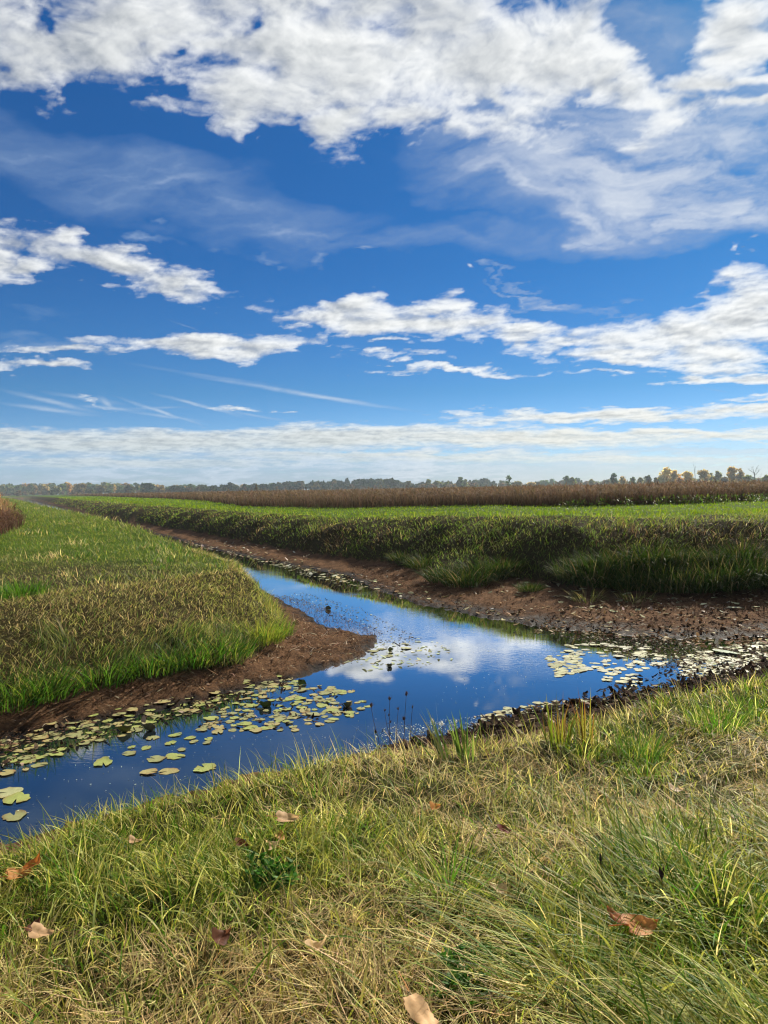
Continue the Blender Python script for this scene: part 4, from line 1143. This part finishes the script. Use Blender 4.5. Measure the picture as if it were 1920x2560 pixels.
M_LEAF = leaf_material('fallen_leaf', .48, .6, .15, 1.5)
RUST = (.52, .17, .035); ORANGE = (.60, .27, .08); BEIGE = (.66, .42, .23); CREAM = (.76, .54, .31); DARK = (.13, .055, .032); REDD = (.17, .04, .028)
for k, (px, py, size, c, c2, yaw, pitch, roll, fold, curl, lift, label) in enumerate([
        (50, 2192, .12, ORANGE, DARK, .6, -.35, .2, .5, .6, .10, 'tan lower one of two overlapping fallen leaves at the left picture edge'),
        (88, 2158, .11, RUST, DARK, 1.2, -1.0, -.3, .3, .7, .12, 'rusty orange fallen leaf standing up behind a tan one at the left picture edge'),
        (108, 2335, .105, BEIGE, DARK, .1, .25, .2, .3, .5, .10, 'pale brown fallen leaf lying on dry grass near the left picture edge'),
        (88, 2316, .08, DARK, REDD, 1.4, -.8, .2, .3, .5, .08, 'small dark leaf standing behind the pale brown one near the left picture edge'),
        (553, 2345, .10, DARK, REDD, .9, -.9, .5, .6, .7, .08, 'dark brown curled leaf sunk in dry grass'),
        (722, 2050, .125, BEIGE, DARK, .2, .55, .15, .4, .5, .13, 'large pinkish tan fallen leaf on top of the green tussock'),
        (700, 2088, .075, ORANGE, DARK, 1.5, -.8, .3, .2, .4, .09, 'small amber leaf half hidden below the large pinkish tan leaf'),
        (686, 2118, .11, CREAM, ORANGE, 2.4, .5, -.5, .5, .8, .10, 'cream curled leaf hanging above the small leafy weed'),
        (606, 2114, .085, REDD, DARK, .3, -.8, .4, .5, .6, .07, 'dark red curled leaf deep in the grass beside the leafy weed'),
        (800, 2370, .085, CREAM, BEIGE, .5, .2, -.3, .7, .9, .09, 'small cream twisted leaf on the driest grass'),
        (1052, 2530, .115, (.95, .62, .34), (.70, .42, .2), -.95, .5, .1, .02, .10, .15, 'large light orange leaf at the bottom picture edge'),
        (1608, 2318, .135, (.66, .29, .11), DARK, .3, .5, .1, .25, .4, .12, 'broad orange brown leaf lying in long combed grass'),
        (1545, 2298, .12, (.42, .15, .06), DARK, 2.8, .1, .4, .3, .5, .11, 'darker brown leaf overlapping the broad orange brown one'),
        (1262, 2078, .085, REDD, DARK, .2, -.5, .3, .4, .5, .08, 'small crimson leaf in long grass on the slope'),
        (1693, 1977, .105, (.66, .50, .36), BEIGE, .1, .1, .2, .35, .5, .09, 'pinkish beige leaf on yellow grass high on the near bank'),
        (338, 2104, .075, BEIGE, DARK, .2, .3, .2, .4, .5, .08, 'small beige leaf in grass close to the water rim'),
        (1240, 2222, .075, (.58, .42, .24), BEIGE, 2.6, .3, .2, .4, .4, .09, 'small straw coloured leaf in the middle of the near bank'),
        (1090, 2022, .09, (.52, .24, .07), RUST, .8, .3, .2, .8, .3, .09, 'narrow amber leaf folded lengthwise near the bank rim')]):
    x, y, z = on_ground(px, py, lift)
    t = empty('fallen_leaf', (x, y, z), label, 'leaf')
    face = Matrix.Rotation(.12 + .28 * abs(pitch), 4, 'X') @ Matrix.Rotation(roll, 4, 'Y') @ Matrix.Rotation(yaw, 4, 'Z')
    t.rotation_euler = face.to_euler(); size *= 1.0 if k == 10 else .9; t.scale = (size, size, size * 1.5)
    b = link('blade', leaf_mesh(50 + k, c, c2, fold, curl, .85 if k != 10 else .52, k == 10), t); b.location = (-.5, 0, 0)
    v, f, cc = tube([(-.02, 0, .02), (-.2, .01, .06), (-.42, .05, .05), (-.62, .12, .02)], [.018, .013, .012, .014], 5, np.array(c) * .7)
    s = link('stalk', mesh_np('stalk', v, f, M_LEAF, cc, True), t); s.location = (-.5, 0, .10)


# ------------------------------------------------------------------ single plants
def blade_clump(n, h, spread, wid, cols, wts, lean=(.05, .6), bend=(.1, 1.0), segs=6, tipcol=None, bias=None):
    a = rng.uniform(0, 6.28, n); r = spread * np.sqrt(rng.random(n))
    p = np.column_stack([np.cos(a) * r, np.sin(a) * r, np.full(n, -.03)])
    c = pick(n, cols, wts, .2); c1 = c if tipcol is None else np.where(rng.random((n, 1)) < .6, np.array(tipcol), c)
    az = a + rng.normal(0, .5, n) if bias is None else rng.normal(bias, .5, n)
    return blade_arrays(p, h * rng.uniform(.55, 1.1, n), wid * rng.uniform(.7, 1.25, n), az, rng.uniform(*lean, n) * (.4 + .6 * r / max(spread, 1e-6)), rng.uniform(*bend, n), c, c1, segs)


def clump(name, px, py, label, cat, group=None, lift=0.0, **kw):
    x, y, z = on_ground(px, py)
    b = Bunch(); b.add(blade_clump(**kw))
    o = link(name, b.mesh(name, M_GRASS), loc=(x, y, z + lift)); tag(o, label, cat, group)
    return o


# sedge thicket and tufts at the foot of the far bank: a few shapes, copied
SEDGE = []
for k in range(4):
    b = Bunch(); b.add(blade_clump(420, .66, .52, .018, [(.022, .052, .006), (.038, .070, .009), (.08, .085, .016), (.20, .165, .07)], [1, .9, .5, .22], (.02, .8), (.3, 2.0), 5))  # greens darkened to stand for the shadow of the bank
    SEDGE.append(b.mesh('sedge_clump', M_SHADY))


def sedge(px, py, s, sz, label, group=None, k=None):
    x, y, z = on_ground(px, py)
    o = link('sedge_clump', SEDGE[random.randrange(4) if k is None else k], loc=(x, y, z)); o.scale = (s, s, s * sz); o.rotation_euler = (0, 0, random.uniform(0, 6.28))
    tag(o, label, 'sedge', group)


for px, py, s, sz, label in [
        (1005, 1400, .75, .8, 'small dark sedge tuft, leftmost at the foot of the far bank'),
        (1060, 1418, .9, .9, 'dark sedge tuft beside the leftmost tuft of the far bank'),
        (1118, 1452, 1.0, .85, 'lush green sedge clump reaching out over the far mud'),
        (1165, 1462, 1.1, .95, 'lowest lush sedge clump on the far mud, sprawling towards the water'),
        (1215, 1445, 1.1, 1.0, 'green sedge clump under the bare brown scar of the far bank'),
        (1262, 1432, .9, 1.0, 'sedge clump at the left rim of the brown scar in the far bank'),
        (1325, 1478, .5, .9, 'small light green tuft alone on the far mud')]:
    sedge(px, py, s, sz, label)
for px, py in [(1440, 1448), (1490, 1462), (1500, 1425), (1545, 1466), (1590, 1470), (1560, 1420), (1640, 1472), (1690, 1474), (1630, 1415), (1740, 1472), (1700, 1412), (1790, 1468), (1835, 1464), (1780, 1412), (1880, 1458), (1850, 1405), (1925, 1453), (1975, 1448)]:
    sedge(px, py, random.uniform(.85, 1.1), random.uniform(1.0, 1.25), 'tall dark sedge clump in the thicket on the far bank', 'sedge clumps of the thicket')
for px, py, label in [(1470, 1500, 'straggling yellowish sedge tuft on the mud before the thicket'), (1590, 1502, 'yellowish sedge tuft on the far mud, next to the straggling one')]:
    b = Bunch(); b.add(blade_clump(110, .40, .35, .012, [(.11, .12, .025), (.24, .19, .08), (.07, .09, .02)], [1, .8, .6], (.2, 1.1), (.4, 1.7), 5))
    x, y, z = on_ground(px, py); o = link('sedge_clump', b.mesh('sedge_clump', M_GRASS), loc=(x, y, z)); tag(o, label, 'sedge')

# plants of the near rim
clump('reed_tuft', 1395, 1868, 'yellow-green reed tuft with reddish tips standing in front of the water', 'reed tuft', n=34, h=.44, spread=.11, wid=.014, cols=[(.14, .19, .015), (.20, .20, .025), (.09, .14, .02)], wts=[1, .5, .6], lean=(.0, .35), bend=(.0, .5), tipcol=(.17, .07, .02))
clump('reed_tuft', 1462, 1858, 'thin amber reed tuft right beside the yellow-green one', 'reed tuft', n=18, h=.44, spread=.09, wid=.012, cols=[(.22, .19, .03), (.16, .18, .02), (.17, .08, .03)], wts=[.8, 1, .35], lean=(.0, .3), bend=(.0, .5), tipcol=(.22, .07, .02))
clump('iris_tuft', 1168, 1902, 'fan of dark green sword leaves by the muddy shore', 'iris', n=22, h=.36, spread=.07, wid=.016, cols=[(.07, .13, .02), (.13, .18, .03)], wts=[1, .6], lean=(.0, .45), bend=(.0, .3))
clump('iris_tuft', 1112, 1908, 'sparse tuft of long blades leaning over the water edge', 'iris', n=13, h=.46, spread=.06, wid=.013, cols=[(.13, .17, .04), (.30, .28, .12), (.06, .11, .02)], wts=[1, .5, .6], lean=(.2, .8), bend=(.0, .4), bias=2.4)
clump('grass_tussock', 1600, 1900, 'deep green tussock of thin upright blades on the near slope', 'grass tussock', n=200, h=.36, spread=.16, wid=.0045, cols=[(.04, .12, .012), (.10, .17, .02), YELG], wts=[1, .8, .4], lean=(.0, .6), bend=(.1, .8))
clump('grass_tussock', 1790, 1822, 'bright green lush tussock on the rim at the right', 'grass tussock', n=300, h=.30, spread=.24, wid=.006, cols=[(.06, .15, .012), (.14, .21, .02), PALE], wts=[1, .8, .3], lean=(.0, .7), bend=(.2, 1.2))
clump('grass_tussock', 1885, 1790, 'lush tussock on the rim nearest the right picture edge', 'grass tussock', n=260, h=.28, spread=.24, wid=.006, cols=[(.06, .15, .012), (.14, .21, .02), PALE], wts=[1, .8, .3], lean=(.0, .7), bend=(.2, 1.2))
clump('grass_tussock', 55, 1490, 'dark green tussock on top of the grassy spit', 'grass tussock', n=420, h=.34, spread=.34, wid=.009, cols=[(.045, .13, .01), (.09, .17, .015)], wts=[1, .8], lean=(.0, .9), bend=(.3, 1.0))
clump('grass_tussock', 655, 1600, 'yellowish green arching tussock at the tip of the spit', 'grass tussock', n=330, h=.46, spread=.36, wid=.010, cols=[(.15, .20, .02), (.24, .24, .04), (.09, .15, .015)], wts=[1, .8, .5], lean=(.0, .6), bend=(.3, 1.3))
clump('grass_tussock', 705, 1588, 'small dark green tuft on the mud beyond the yellowish tussock', 'grass tussock', n=90, h=.34, spread=.18, wid=.011, cols=[(.05, .12, .01), (.10, .16, .02)], wts=[1, .6], lean=(.0, .9), bend=(.3, 1.0))
for px, py, h, label in [(250, 1712, .55, 'lush green sedge tuft at the foot of the spit, beside the brown mud'), (110, 1745, .55, 'lush green sedge tuft at the foot of the spit near the left picture edge'), (20, 1765, .6, 'lush green sedge tuft cut by the left picture edge'),
                         (380, 1680, .5, 'lush green sedge tuft at the middle of the spit foot'), (480, 1662, .5, 'lush green sedge tuft at the spit foot, closest to the yellowish tussock'), (560, 1640, .45, 'grey green sedge tuft below the yellowish tussock')]:
    clump('sedge_clump', px, py - 8, label, 'sedge', n=200, h=h * .8, spread=.42, wid=.014, cols=[(.028, .080, .007), (.055, .115, .010), (.12, .15, .02)], wts=[1, .9, .4], lean=(.0, .8), bend=(.4, 1.4))


def head_plant(px_base, depth, tip, heads, label, head_col=(.10, .05, .03), white=False):
    """dry stem with seed heads; tip and heads in picture positions"""
    x0 = at_depth(px_base, depth); z0 = float(ground_z(np.array([x0]), np.array([depth]))[0])
    t = empty('seed_head_plant', (x0, depth, z0), label, 'wild flower')
    x1, z1 = at_depth(tip[0], depth), z_at(tip[0], tip[1], depth)
    p = np.array([(0, 0, -.02), ((x1 - x0) * .35 + .01, .01, (z1 - z0) * .35), ((x1 - x0) * .75, 0, (z1 - z0) * .72), (x1 - x0, 0, z1 - z0)])
    v, f, c = tube(p, [.0028, .0024, .002, .0016], 5, (.07, .035, .025))
    link('stem', mesh_np('stem', v, f, M_STEM, c, True), t)
    for hx, hz, s in heads:
        s *= .72
        q = np.array([at_depth(hx, depth) - x0, 0.0, z_at(hx, hz, depth) - z0])
        j = p[np.argmin(np.abs(p[:, 2] - q[2] + .05))]
        b = Bunch()
        if np.linalg.norm(q - p[-1]) > .02:
            w = (q - j); b.add(tube([j, j + w * .5 + np.array([.006, 0, 0]), q - np.array([0, 0, s * .4])], [.0018, .0015, .0013], 5, (.07, .035, .025)))
        n = 46
        a = rng.uniform(0, 6.28, n); e = rng.uniform(-.9, 1.3, n)
        base = np.tile(q - np.array([0, 0, s * .45]), (n, 1))
        cc = pick(n, [(.75, .74, .70)] if white else [head_col, (.16, .09, .055), (.05, .03, .02)], [1] if white else [1, .5, .6], .15)
        b.add(blade_arrays(base, s * rng.uniform(.6, 1.25, n), s * .16, a, np.abs(rng.normal(0, .42 if not white else 1.0, n)), rng.uniform(-.9, .2, n), cc, cc, 3))
        link('seed_head', b.mesh('seed_head', M_STEM), t)


head_plant(940, 6.05, (918, 1768), [(918, 1764, .055), (928, 1830, .045)], 'dry stem with a long dark head and a lower bristly one, leftmost against the water')
head_plant(958, 6.1, (965, 1748), [(965, 1747, .045), (962, 1788, .03)], 'dry stem with an egg shaped brown head against blue water')
head_plant(992, 6.1, (1007, 1738), [(1007, 1735, .05), (1000, 1797, .045)], 'tallest dry stem with a star shaped head against blue water')
head_plant(972, 6.15, (986, 1775), [(986, 1772, .035)], 'short dry stem with a tufted head between two taller stems')
head_plant(1008, 6.15, (1022, 1770), [(1022, 1768, .035)], 'rightmost dry stem with a small forked head against the water')
head_plant(968, 6.2, (952, 1778), [(952, 1776, .03), (966, 1805, .03)], 'thin dry stem with tiny dark buds behind the others')
head_plant(1075, 6.05, (1072, 1802), [(1072, 1802, .045)], 'stem with a white fluffy seed head, left of a pair', white=True)
head_plant(1100, 6.05, (1096, 1808), [(1096, 1808, .045), (1093, 1860, .03)], 'stem with white fluffy seed heads beside the sword leaves', white=True)


def spike_plant(px, py_base, tip_py, label, n=2):
    x, y, z = on_ground(px, py_base)
    t = empty('spike_grass', (x, y, z), label, 'wild grass')
    h = z_at(px, tip_py, y) - z
    v, f, c = tube([(0, 0, 0), (.005, 0, h * .5), (0, 0, h * .8)], [.0022, .0018, .0015], 5, (.10, .09, .03))
    link('stem', mesh_np('stem', v, f, M_STEM, c, True), t)
    for k in range(n):
        o = (k - (n - 1) / 2) * .012
        v, f, c = tube([(0, 0, h * .78), (o * .5, .002, h * .85), (o, .003, h * .93), (o * 1.3, .003, h)], [.002, .005, .0055, .0015], 6, (.035, .018, .02))
        link('spike', mesh_np('spike', v, f, M_STEM, c, True), t)


spike_plant(1655, 2310, 2168, 'upright grass stem with twin dark purple spikes above the broad orange leaf', 2)
spike_plant(1503, 2260, 2135, 'thin grass stem with one slanting dark spike amid combed grass', 1)
spike_plant(1765, 2180, 2075, 'fine grass stem with a dark spike near the pinkish beige leaf', 1)


def weed(px, py, s, n, label):
    x, y, z = on_ground(px, py)
    t = empty('leafy_weed', (x, y, z), label, 'weed')
    st, lf = Bunch(), Bunch()
    for k in range(n):
        a = rng.uniform(0, 6.28); r = s * rng.uniform(.2, 1); h = s * rng.uniform(.35, .9)
        tip = np.array([math.cos(a) * r, math.sin(a) * r, h])
        st.add(tube([(0, 0, 0), tip * [.45, .45, .7], tip], [.002, .0016, .001], 4, (.06, .10, .02)))
        m = 9
        tt = rng.uniform(.4, 1, m)[:, None]
        base = tip * [.45, .45, .7] * (1 - tt) + tip * tt
        c = pick(m, [(.045, .14, .015), (.08, .19, .02), (.03, .09, .012)], [1, .7, .5], .15)
        lf.add(blade_arrays(base, s * rng.uniform(.16, .28, m), s * rng.uniform(.10, .16, m), rng.uniform(0, 6.28, m), rng.uniform(.5, 1.5, m), rng.uniform(0, .6, m), c, c, 3, rng.uniform(-.3, .3, m), tip=.3))
    link('stems', st.mesh('stems', M_STEM), t); link('leaves', lf.mesh('leaves', M_GRASS), t)


weed(682, 2235, .15, 34, 'small dark leafy weed under the cream curled leaf')
weed(1150, 2500, .13, 26, 'low leafy weed beside the large light orange leaf')
weed(1190, 2440, .10, 18, 'feathery green weed behind the low leafy one at the bottom')

# dry reeds at the left picture edge, on the spit
def thicket():
    b = Bunch(); n = 2600
    x = -11.6 - np.abs(rng.normal(0, 3.2, n)); y = rng.uniform(21.5, 29, n) - .25 * (x + 11.6)
    x = x - .35 * (y - 22)
    z = ground_z(x, y)
    h = (.55 + 1.15 * sstep(-11.4, -13.2, x + .35 * (y - 22))) * rng.uniform(.7, 1.1, n)
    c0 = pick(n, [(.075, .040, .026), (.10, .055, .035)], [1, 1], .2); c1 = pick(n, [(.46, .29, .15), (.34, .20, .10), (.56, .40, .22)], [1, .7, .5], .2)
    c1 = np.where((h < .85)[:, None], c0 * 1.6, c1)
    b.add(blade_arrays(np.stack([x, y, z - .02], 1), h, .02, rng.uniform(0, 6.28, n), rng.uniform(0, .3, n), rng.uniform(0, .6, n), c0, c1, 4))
    for k in range(3):
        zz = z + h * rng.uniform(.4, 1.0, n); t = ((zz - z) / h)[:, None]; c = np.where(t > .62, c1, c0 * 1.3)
        b.add(blade_arrays(np.stack([x, y, zz], 1), rng.uniform(.12, .32, n), rng.uniform(.02, .035, n), rng.uniform(0, 6.28, n), rng.uniform(.4, 1.4, n), rng.uniform(0, 1.2, n), c, c, 2, tip=.2))
    c = np.array([-12.5, 24, float(ground_z(np.array([-12.5]), np.array([24.]))[0])])
    b.V = [v - c for v in b.V]
    o = link('reed_thicket', b.mesh('reed_thicket', M_DRY), loc=c); tag(o, 'thicket of dry straw-topped reeds at the left picture edge on the spit', 'reeds')


thicket()
# ------------------------------------------------------------------ trees beyond the reeds
def crown_arrays(w, h, c, lobes=8, n=520, airy=.0, leaf=None):
    V, F, C = [], [], []; k = 0
    leaf = leaf or w * .075
    L = []
    for i in range(lobes):
        a = rng.uniform(0, 6.28); q = rng.uniform(0, 1) ** .6
        zz = rng.uniform(.16, .86)
        rad = .5 * math.sqrt(max(.05, 1 - ((zz - .45) / .62) ** 2))
        L.append((math.cos(a) * q * rad * w * .62, math.sin(a) * q * rad * w * .62, zz * h, w * rng.uniform(.17, .29), h * rng.uniform(.10, .19)))
    L.append((0, 0, h * .5, w * .30, h * .34)); L.append((rng.normal(0, .06) * w, 0, h * .86, w * .17, h * .14))
    per = max(6, int(n / len(L)))
    for (lx, ly, lz, lr, lh) in L:
        d = rng.normal(0, 1, (per, 3)); d /= np.linalg.norm(d, axis=1, keepdims=True)
        d *= rng.uniform(.55 - .4 * airy, 1.05 + .3 * airy, (per, 1))
        p = d * [lr, lr, lh] + [lx, ly, lz]
        p[:, 2] = np.maximum(p[:, 2], h * .03)
        s = leaf * rng.uniform(.6, 1.4, per)
        u = rng.normal(0, 1, (per, 3)); u /= np.linalg.norm(u, axis=1, keepdims=True)
        t = rng.normal(0, 1, (per, 3)); t -= (t * u).sum(1, keepdims=True) * u; t /= np.linalg.norm(t, axis=1, keepdims=True)
        s = s[:, None]
        q = np.stack([p - u * s - t * s * .6, p + u * s - t * s * .5, p + u * s * .8 + t * s * .7, p - u * s * .7 + t * s * .6], 1)
        lc = np.array(c) * rng.uniform(.72, 1.3) * rng.uniform(.75, 1.25, (per, 1)) * (1 + rng.normal(0, .06, (per, 3)))
        V.append(q.reshape(-1, 3)); F.append(np.arange(per * 4).reshape(-1, 4) + k); C.append(np.repeat(lc, 4, 0)); k += per * 4
    return np.vstack(V), np.vstack(F), np.clip(np.vstack(C), .005, .9)


def limbs(h, w, r0, depth=3, spread=.5, col=(.075, .06, .05), lean=0.0):
    b = Bunch()
    def grow(p, d, ln, r, lvl):
        pts = [p]; q = p
        for k in range(4):
            d2 = d + rng.normal(0, .10, 3); d2[2] += .05; d2 /= np.linalg.norm(d2); q = q + d2 * ln / 4; pts.append(q); d = d2
        b.add(tube(pts, np.linspace(r, r * .5, 5), 5, col))
        if lvl < depth:
            for k in range(rng.integers(2, 5) if lvl else rng.integers(4, 7)):
                i = rng.integers(2, 5); a = rng.uniform(0, 6.28)
                dd = d * rng.uniform(.5, 1.0) + spread * np.array([math.cos(a), math.sin(a), rng.uniform(-.1, .5)]); dd /= np.linalg.norm(dd)
                grow(pts[i], dd, ln * rng.uniform(.42, .68), r * .42, lvl + 1)
    grow(np.array([0., 0, -.2]), np.array([lean, 0, 1.]), h * .52, r0, 0)
    return b


def tree(px, top_py, wpx, depth, colour, label, name='tree', cat='tree', group=None, airy=.15, lobes=8, n=520, base_z=.5):
    x = at_depth(px, depth); z = base_z
    h = z_at(px, top_py, depth) - z; w = wpx / FOC * depth
    t = empty(name, (x, depth, z), label, cat, group)
    b = limbs(h * .95, w, max(.12, h * .018), 2, .55)
    link('trunk', b.mesh('trunk', M_BARK), t)
    v, f, c = crown_arrays(w, h, colour, lobes, n, airy)
    link('crown', mesh_np('crown', v, f, M_CROWN, c, False), t)


def bare_tree(px, top_py, wpx, depth, label, spread, lvl=3, base_z=.5, cat='dead tree'):
    x = at_depth(px, depth); h = z_at(px, top_py, depth) - base_z; w = wpx / FOC * depth
    t = empty('bare_tree', (x, depth, base_z), label, cat)
    b = limbs(h, w, h * .026, lvl, spread, (.07, .058, .05))
    zmax = max(v[:, 2].max() for v in b.V); xm = max(np.abs(v[:, :2]).max() for v in b.V)
    b.V = [v * [w / 2 / xm, w / 2 / xm, h / zmax] for v in b.V]
    # the thick stem is the trunk, the rest its branches
    m = Bunch(); m.add((b.V[0], b.F[0], b.C[0])); link('trunk', m.mesh('trunk', M_BARK), t)
    m = Bunch()
    for v, f, c in zip(b.V[1:], b.F[1:], b.C[1:]):
        m.add((v, f - f.min(), c))
    link('branches', m.mesh('branches', M_BARK), t)


TEAL = (.055, .10, .055); DGRN = (.065, .105, .032); GREY = (.19, .19, .085); GOLD = (.46, .33, .12); TANC = (.40, .31, .16); PGOLD = (.56, .46, .20); ORNG = (.46, .26, .09); MOSS = (.14, .165, .05)
for a in [
        (1535, 1183, 24, 470, TEAL, 'dark blue-green round tree standing left of the pale tan tree'),
        (1557, 1191, 22, 490, TANC, 'pale tan low tree right beside the dark blue-green one'),
        (1582, 1192, 19, 480, DGRN, 'small dark green tree between pale tan and grey-green neighbours'),
        (1601, 1193, 20, 500, GREY, 'grey-green small tree with a flat top, right of a small dark one'),
        (1622, 1188, 25, 480, (.05, .065, .035), 'dusky green tree just left of the big golden crown'),
        (1641, 1194, 22, 460, DGRN, 'low dark bush in front of the big golden crown'),
        (1663, 1169, 44, 500, PGOLD, 'big broad golden tree, widest crown of the row'),
        (1686, 1175, 28, 495, GOLD, 'golden tree leaning on the widest crown'),
        (1698, 1192, 22, 470, ORNG, 'low orange-yellow bush between golden tree and bare snag'),
        (1720, 1179, 34, 500, PGOLD, 'pale gold tree immediately left of the tall bare snag'),
        (1760, 1175, 34, 490, TANC, 'straw grey tree immediately right of the tall bare snag'),
        (1778, 1182, 24, 505, GREY, 'greyish tree between two straw coloured crowns'),
        (1794, 1177, 27, 495, GREY, 'grey-olive tree left of the tall golden pair'),
        (1828, 1166, 34, 500, GOLD, 'tallest golden tree near the right end of the row'),
        (1851, 1171, 27, 490, TANC, 'brown-gold tree next to the tallest golden one'),
        (1868, 1188, 26, 470, MOSS, 'low mossy green bush left of the bare spreading tree'),
        (1916, 1188, 26, 480, MOSS, 'mossy green tree cut by the right picture edge'),
        (1812, 1192, 26, 470, (.12, .10, .05), 'low brownish bush under the tall golden pair'),
        (977, 1196, 42, 640, (.06, .08, .045), 'broad dusky green crown at the end of the long woods'),
        (1018, 1203, 26, 640, GREY, 'small grey-green tree right of the broad dusky crown'),
        (1071, 1198, 24, 620, MOSS, 'mossy domed tree in a low row over the reeds'),
        (1092, 1202, 26, 630, GREY, 'grey-green bushy tree touching the mossy dome'),
        (1115, 1205, 22, 620, MOSS, 'low green bush left of the high dark dome'),
        (1148, 1193, 32, 600, (.045, .07, .03), 'high dark domed tree over the middle of the reed bed'),
        (1163, 1198, 20, 610, GREY, 'smaller round tree leaning on the high dark dome'),
        (1296, 1203, 24, 600, GREY, 'small pale bush right of the airy lone tree'),
        (1330, 1206, 26, 600, TANC, 'low tan bush in the gap right of the airy lone tree'),
        (1417, 1190, 20, 560, DGRN, 'dark left half of a pair of green trees'),
        (1431, 1193, 24, 560, MOSS, 'lighter right half of a pair of green trees'),
        (1480, 1198, 22, 560, GREY, 'grey-green bush midway between the green pair and the blue-green tree'),
        (640, 1211, 14, 300, (.13, .10, .045), 'small brown-green lone tree standing in the reeds before the woods'),
        (113, 1213, 32, 690, TANC, 'tan rounded crown at the edge of the left woods'),
        (140, 1215, 28, 690, GREY, 'grey-green crown right of the tan one in the left woods'),
        (173, 1209, 18, 720, ORNG, 'orange crown showing above the left woods'),
        (200, 1210, 38, 680, (.22, .17, .08), 'wide straw coloured crown in front of the left woods'),
        (252, 1215, 32, 700, (.16, .14, .075), 'brown-grey crown right of the wide straw one'),
        (324, 1214, 36, 690, (.13, .135, .07), 'pale olive crown in the left woods'),
        (373, 1208, 36, 680, TEAL, 'dark blue-green dome rising above the left woods'),
        (405, 1213, 24, 690, GOLD, 'muted golden crown right of the dark blue-green dome'),
        (436, 1214, 30, 690, (.11, .12, .06), 'olive crown next to the muted golden one'),
        (505, 1213, 28, 680, GREY, 'grey-green crown in the middle of the left woods'),
        (575, 1206, 28, 670, TEAL, 'tall dark crown left of the lone tree in the reeds'),
        (612, 1210, 24, 670, DGRN, 'dark green crown right behind the lone tree in the reeds'),
        (660, 1210, 30, 670, DGRN, 'broad green crown just right of the lone tree in the reeds')]:
    tree(*a)
tree(1272, 1187, 20, 480, DGRN, 'airy lone tree with thin foliage standing above the reed bed', airy=.8, lobes=7, n=210)
bare_tree(1739, 1150, 11, 490, 'tall bare snag with upright broken branches', .22)
bare_tree(1887, 1162, 34, 480, 'bare spreading tree with forked branches near the right picture edge', .75)
bare_tree(1901, 1178, 6, 475, 'short thin dead trunk beside the bare spreading tree', .15, 2)
bare_tree(1052, 1202, 14, 620, 'thin leafless tree in the low row left of the mossy dome', .5, 3)


def woods():
    g = Bunch()
    prof_x = [-700, 0, 60, 180, 260, 345, 420, 520, 620, 680, 740, 800, 860, 960, 1010, 1060, 1150, 1180, 1230, 1260, 1300, 1340, 1390, 1430, 1480, 1540, 1700, 1920, 2700]
    prof_y = [1214, 1212, 1211, 1208, 1208, 1209, 1213, 1213, 1211, 1209, 1204, 1205, 1199, 1198, 1206, 1207, 1202, 1199, 1199, 1203, 1208, 1202, 1196, 1197, 1202, 1200, 1193, 1193, 1192]
    mid = [DGRN, TEAL, (.10, .12, .05), (.17, .16, .07), (.26, .18, .08), (.34, .22, .07), (.08, .11, .045)]
    for k in range(620):
        px = rng.uniform(-500, 1000) if k % 4 else rng.uniform(1000, 2600); depth = rng.uniform(760, 1060)
        top = np.interp(px, prof_x, prof_y) + rng.uniform(-2, 8)
        wpx = rng.uniform(16, 34)
        x = at_depth(px, depth); h = z_at(px, top, depth) - .4; w = wpx / FOC * depth
        gold = 1.6 if 150 < px < 480 else .5
        c = mid[rng.choice(7, p=np.array([1.2, 1.2, 1.2, .8, .5 * gold, .5 * gold, 1]) / (5.4 + 1.0 * gold + .0))]
        v, f, cc = crown_arrays(w, h, c, 5, 130, .1, w * .11)
        g.add((v + [x, depth, .4], f, cc))
    for k in range(500):                                             # scrub along the foot of the woods
        px = rng.uniform(-500, 2500); depth = rng.uniform(560, 800)
        x = at_depth(px, depth); h = rng.uniform(1.5, 4.5); w = h * rng.uniform(1.2, 2.4)
        c = [(.11, .075, .05), (.09, .09, .045), (.05, .065, .03), (.16, .11, .06)][rng.integers(0, 4)]
        v, f, cc = crown_arrays(w, h, c, 3, 50, .2, w * .12)
        g.add((v + [x, depth, .4], f, cc))
    o = link('woods', g.mesh('woods', M_CROWN)); tag(o, 'long low belt of mixed autumn woods on the horizon', 'woods', kind='stuff')


woods()


# ------------------------------------------------------------------ the air between
def haze():
    import bmesh
    x0, x1, y0, y1, z0, z1 = -1460, 1460, -1460, 1460, -3.2, 34
    me = bpy.data.meshes.new('haze'); bm = bmesh.new()
    bmesh.ops.create_cube(bm, size=1.0)
    for v in bm.verts:
        v.co = ((v.co.x + .5) * (x1 - x0) + x0, (v.co.y + .5) * (y1 - y0) + y0, (v.co.z + .5) * (z1 - z0) + z0)
    bm.to_mesh(me); bm.free()
    m, nt, out = material('thin_haze')
    v = nt.new('ShaderNodeVolumePrincipled'); v.inputs['Color'].default_value = (.80, .90, 1.0, 1); v.inputs['Density'].default_value = .00024
    v.inputs['Anisotropy'].default_value = .1
    nt.l.new(v.outputs[0], out.inputs['Volume'])
    me.materials.append(m)
    o = link('haze', me); tag(o, kind='stuff')


haze()
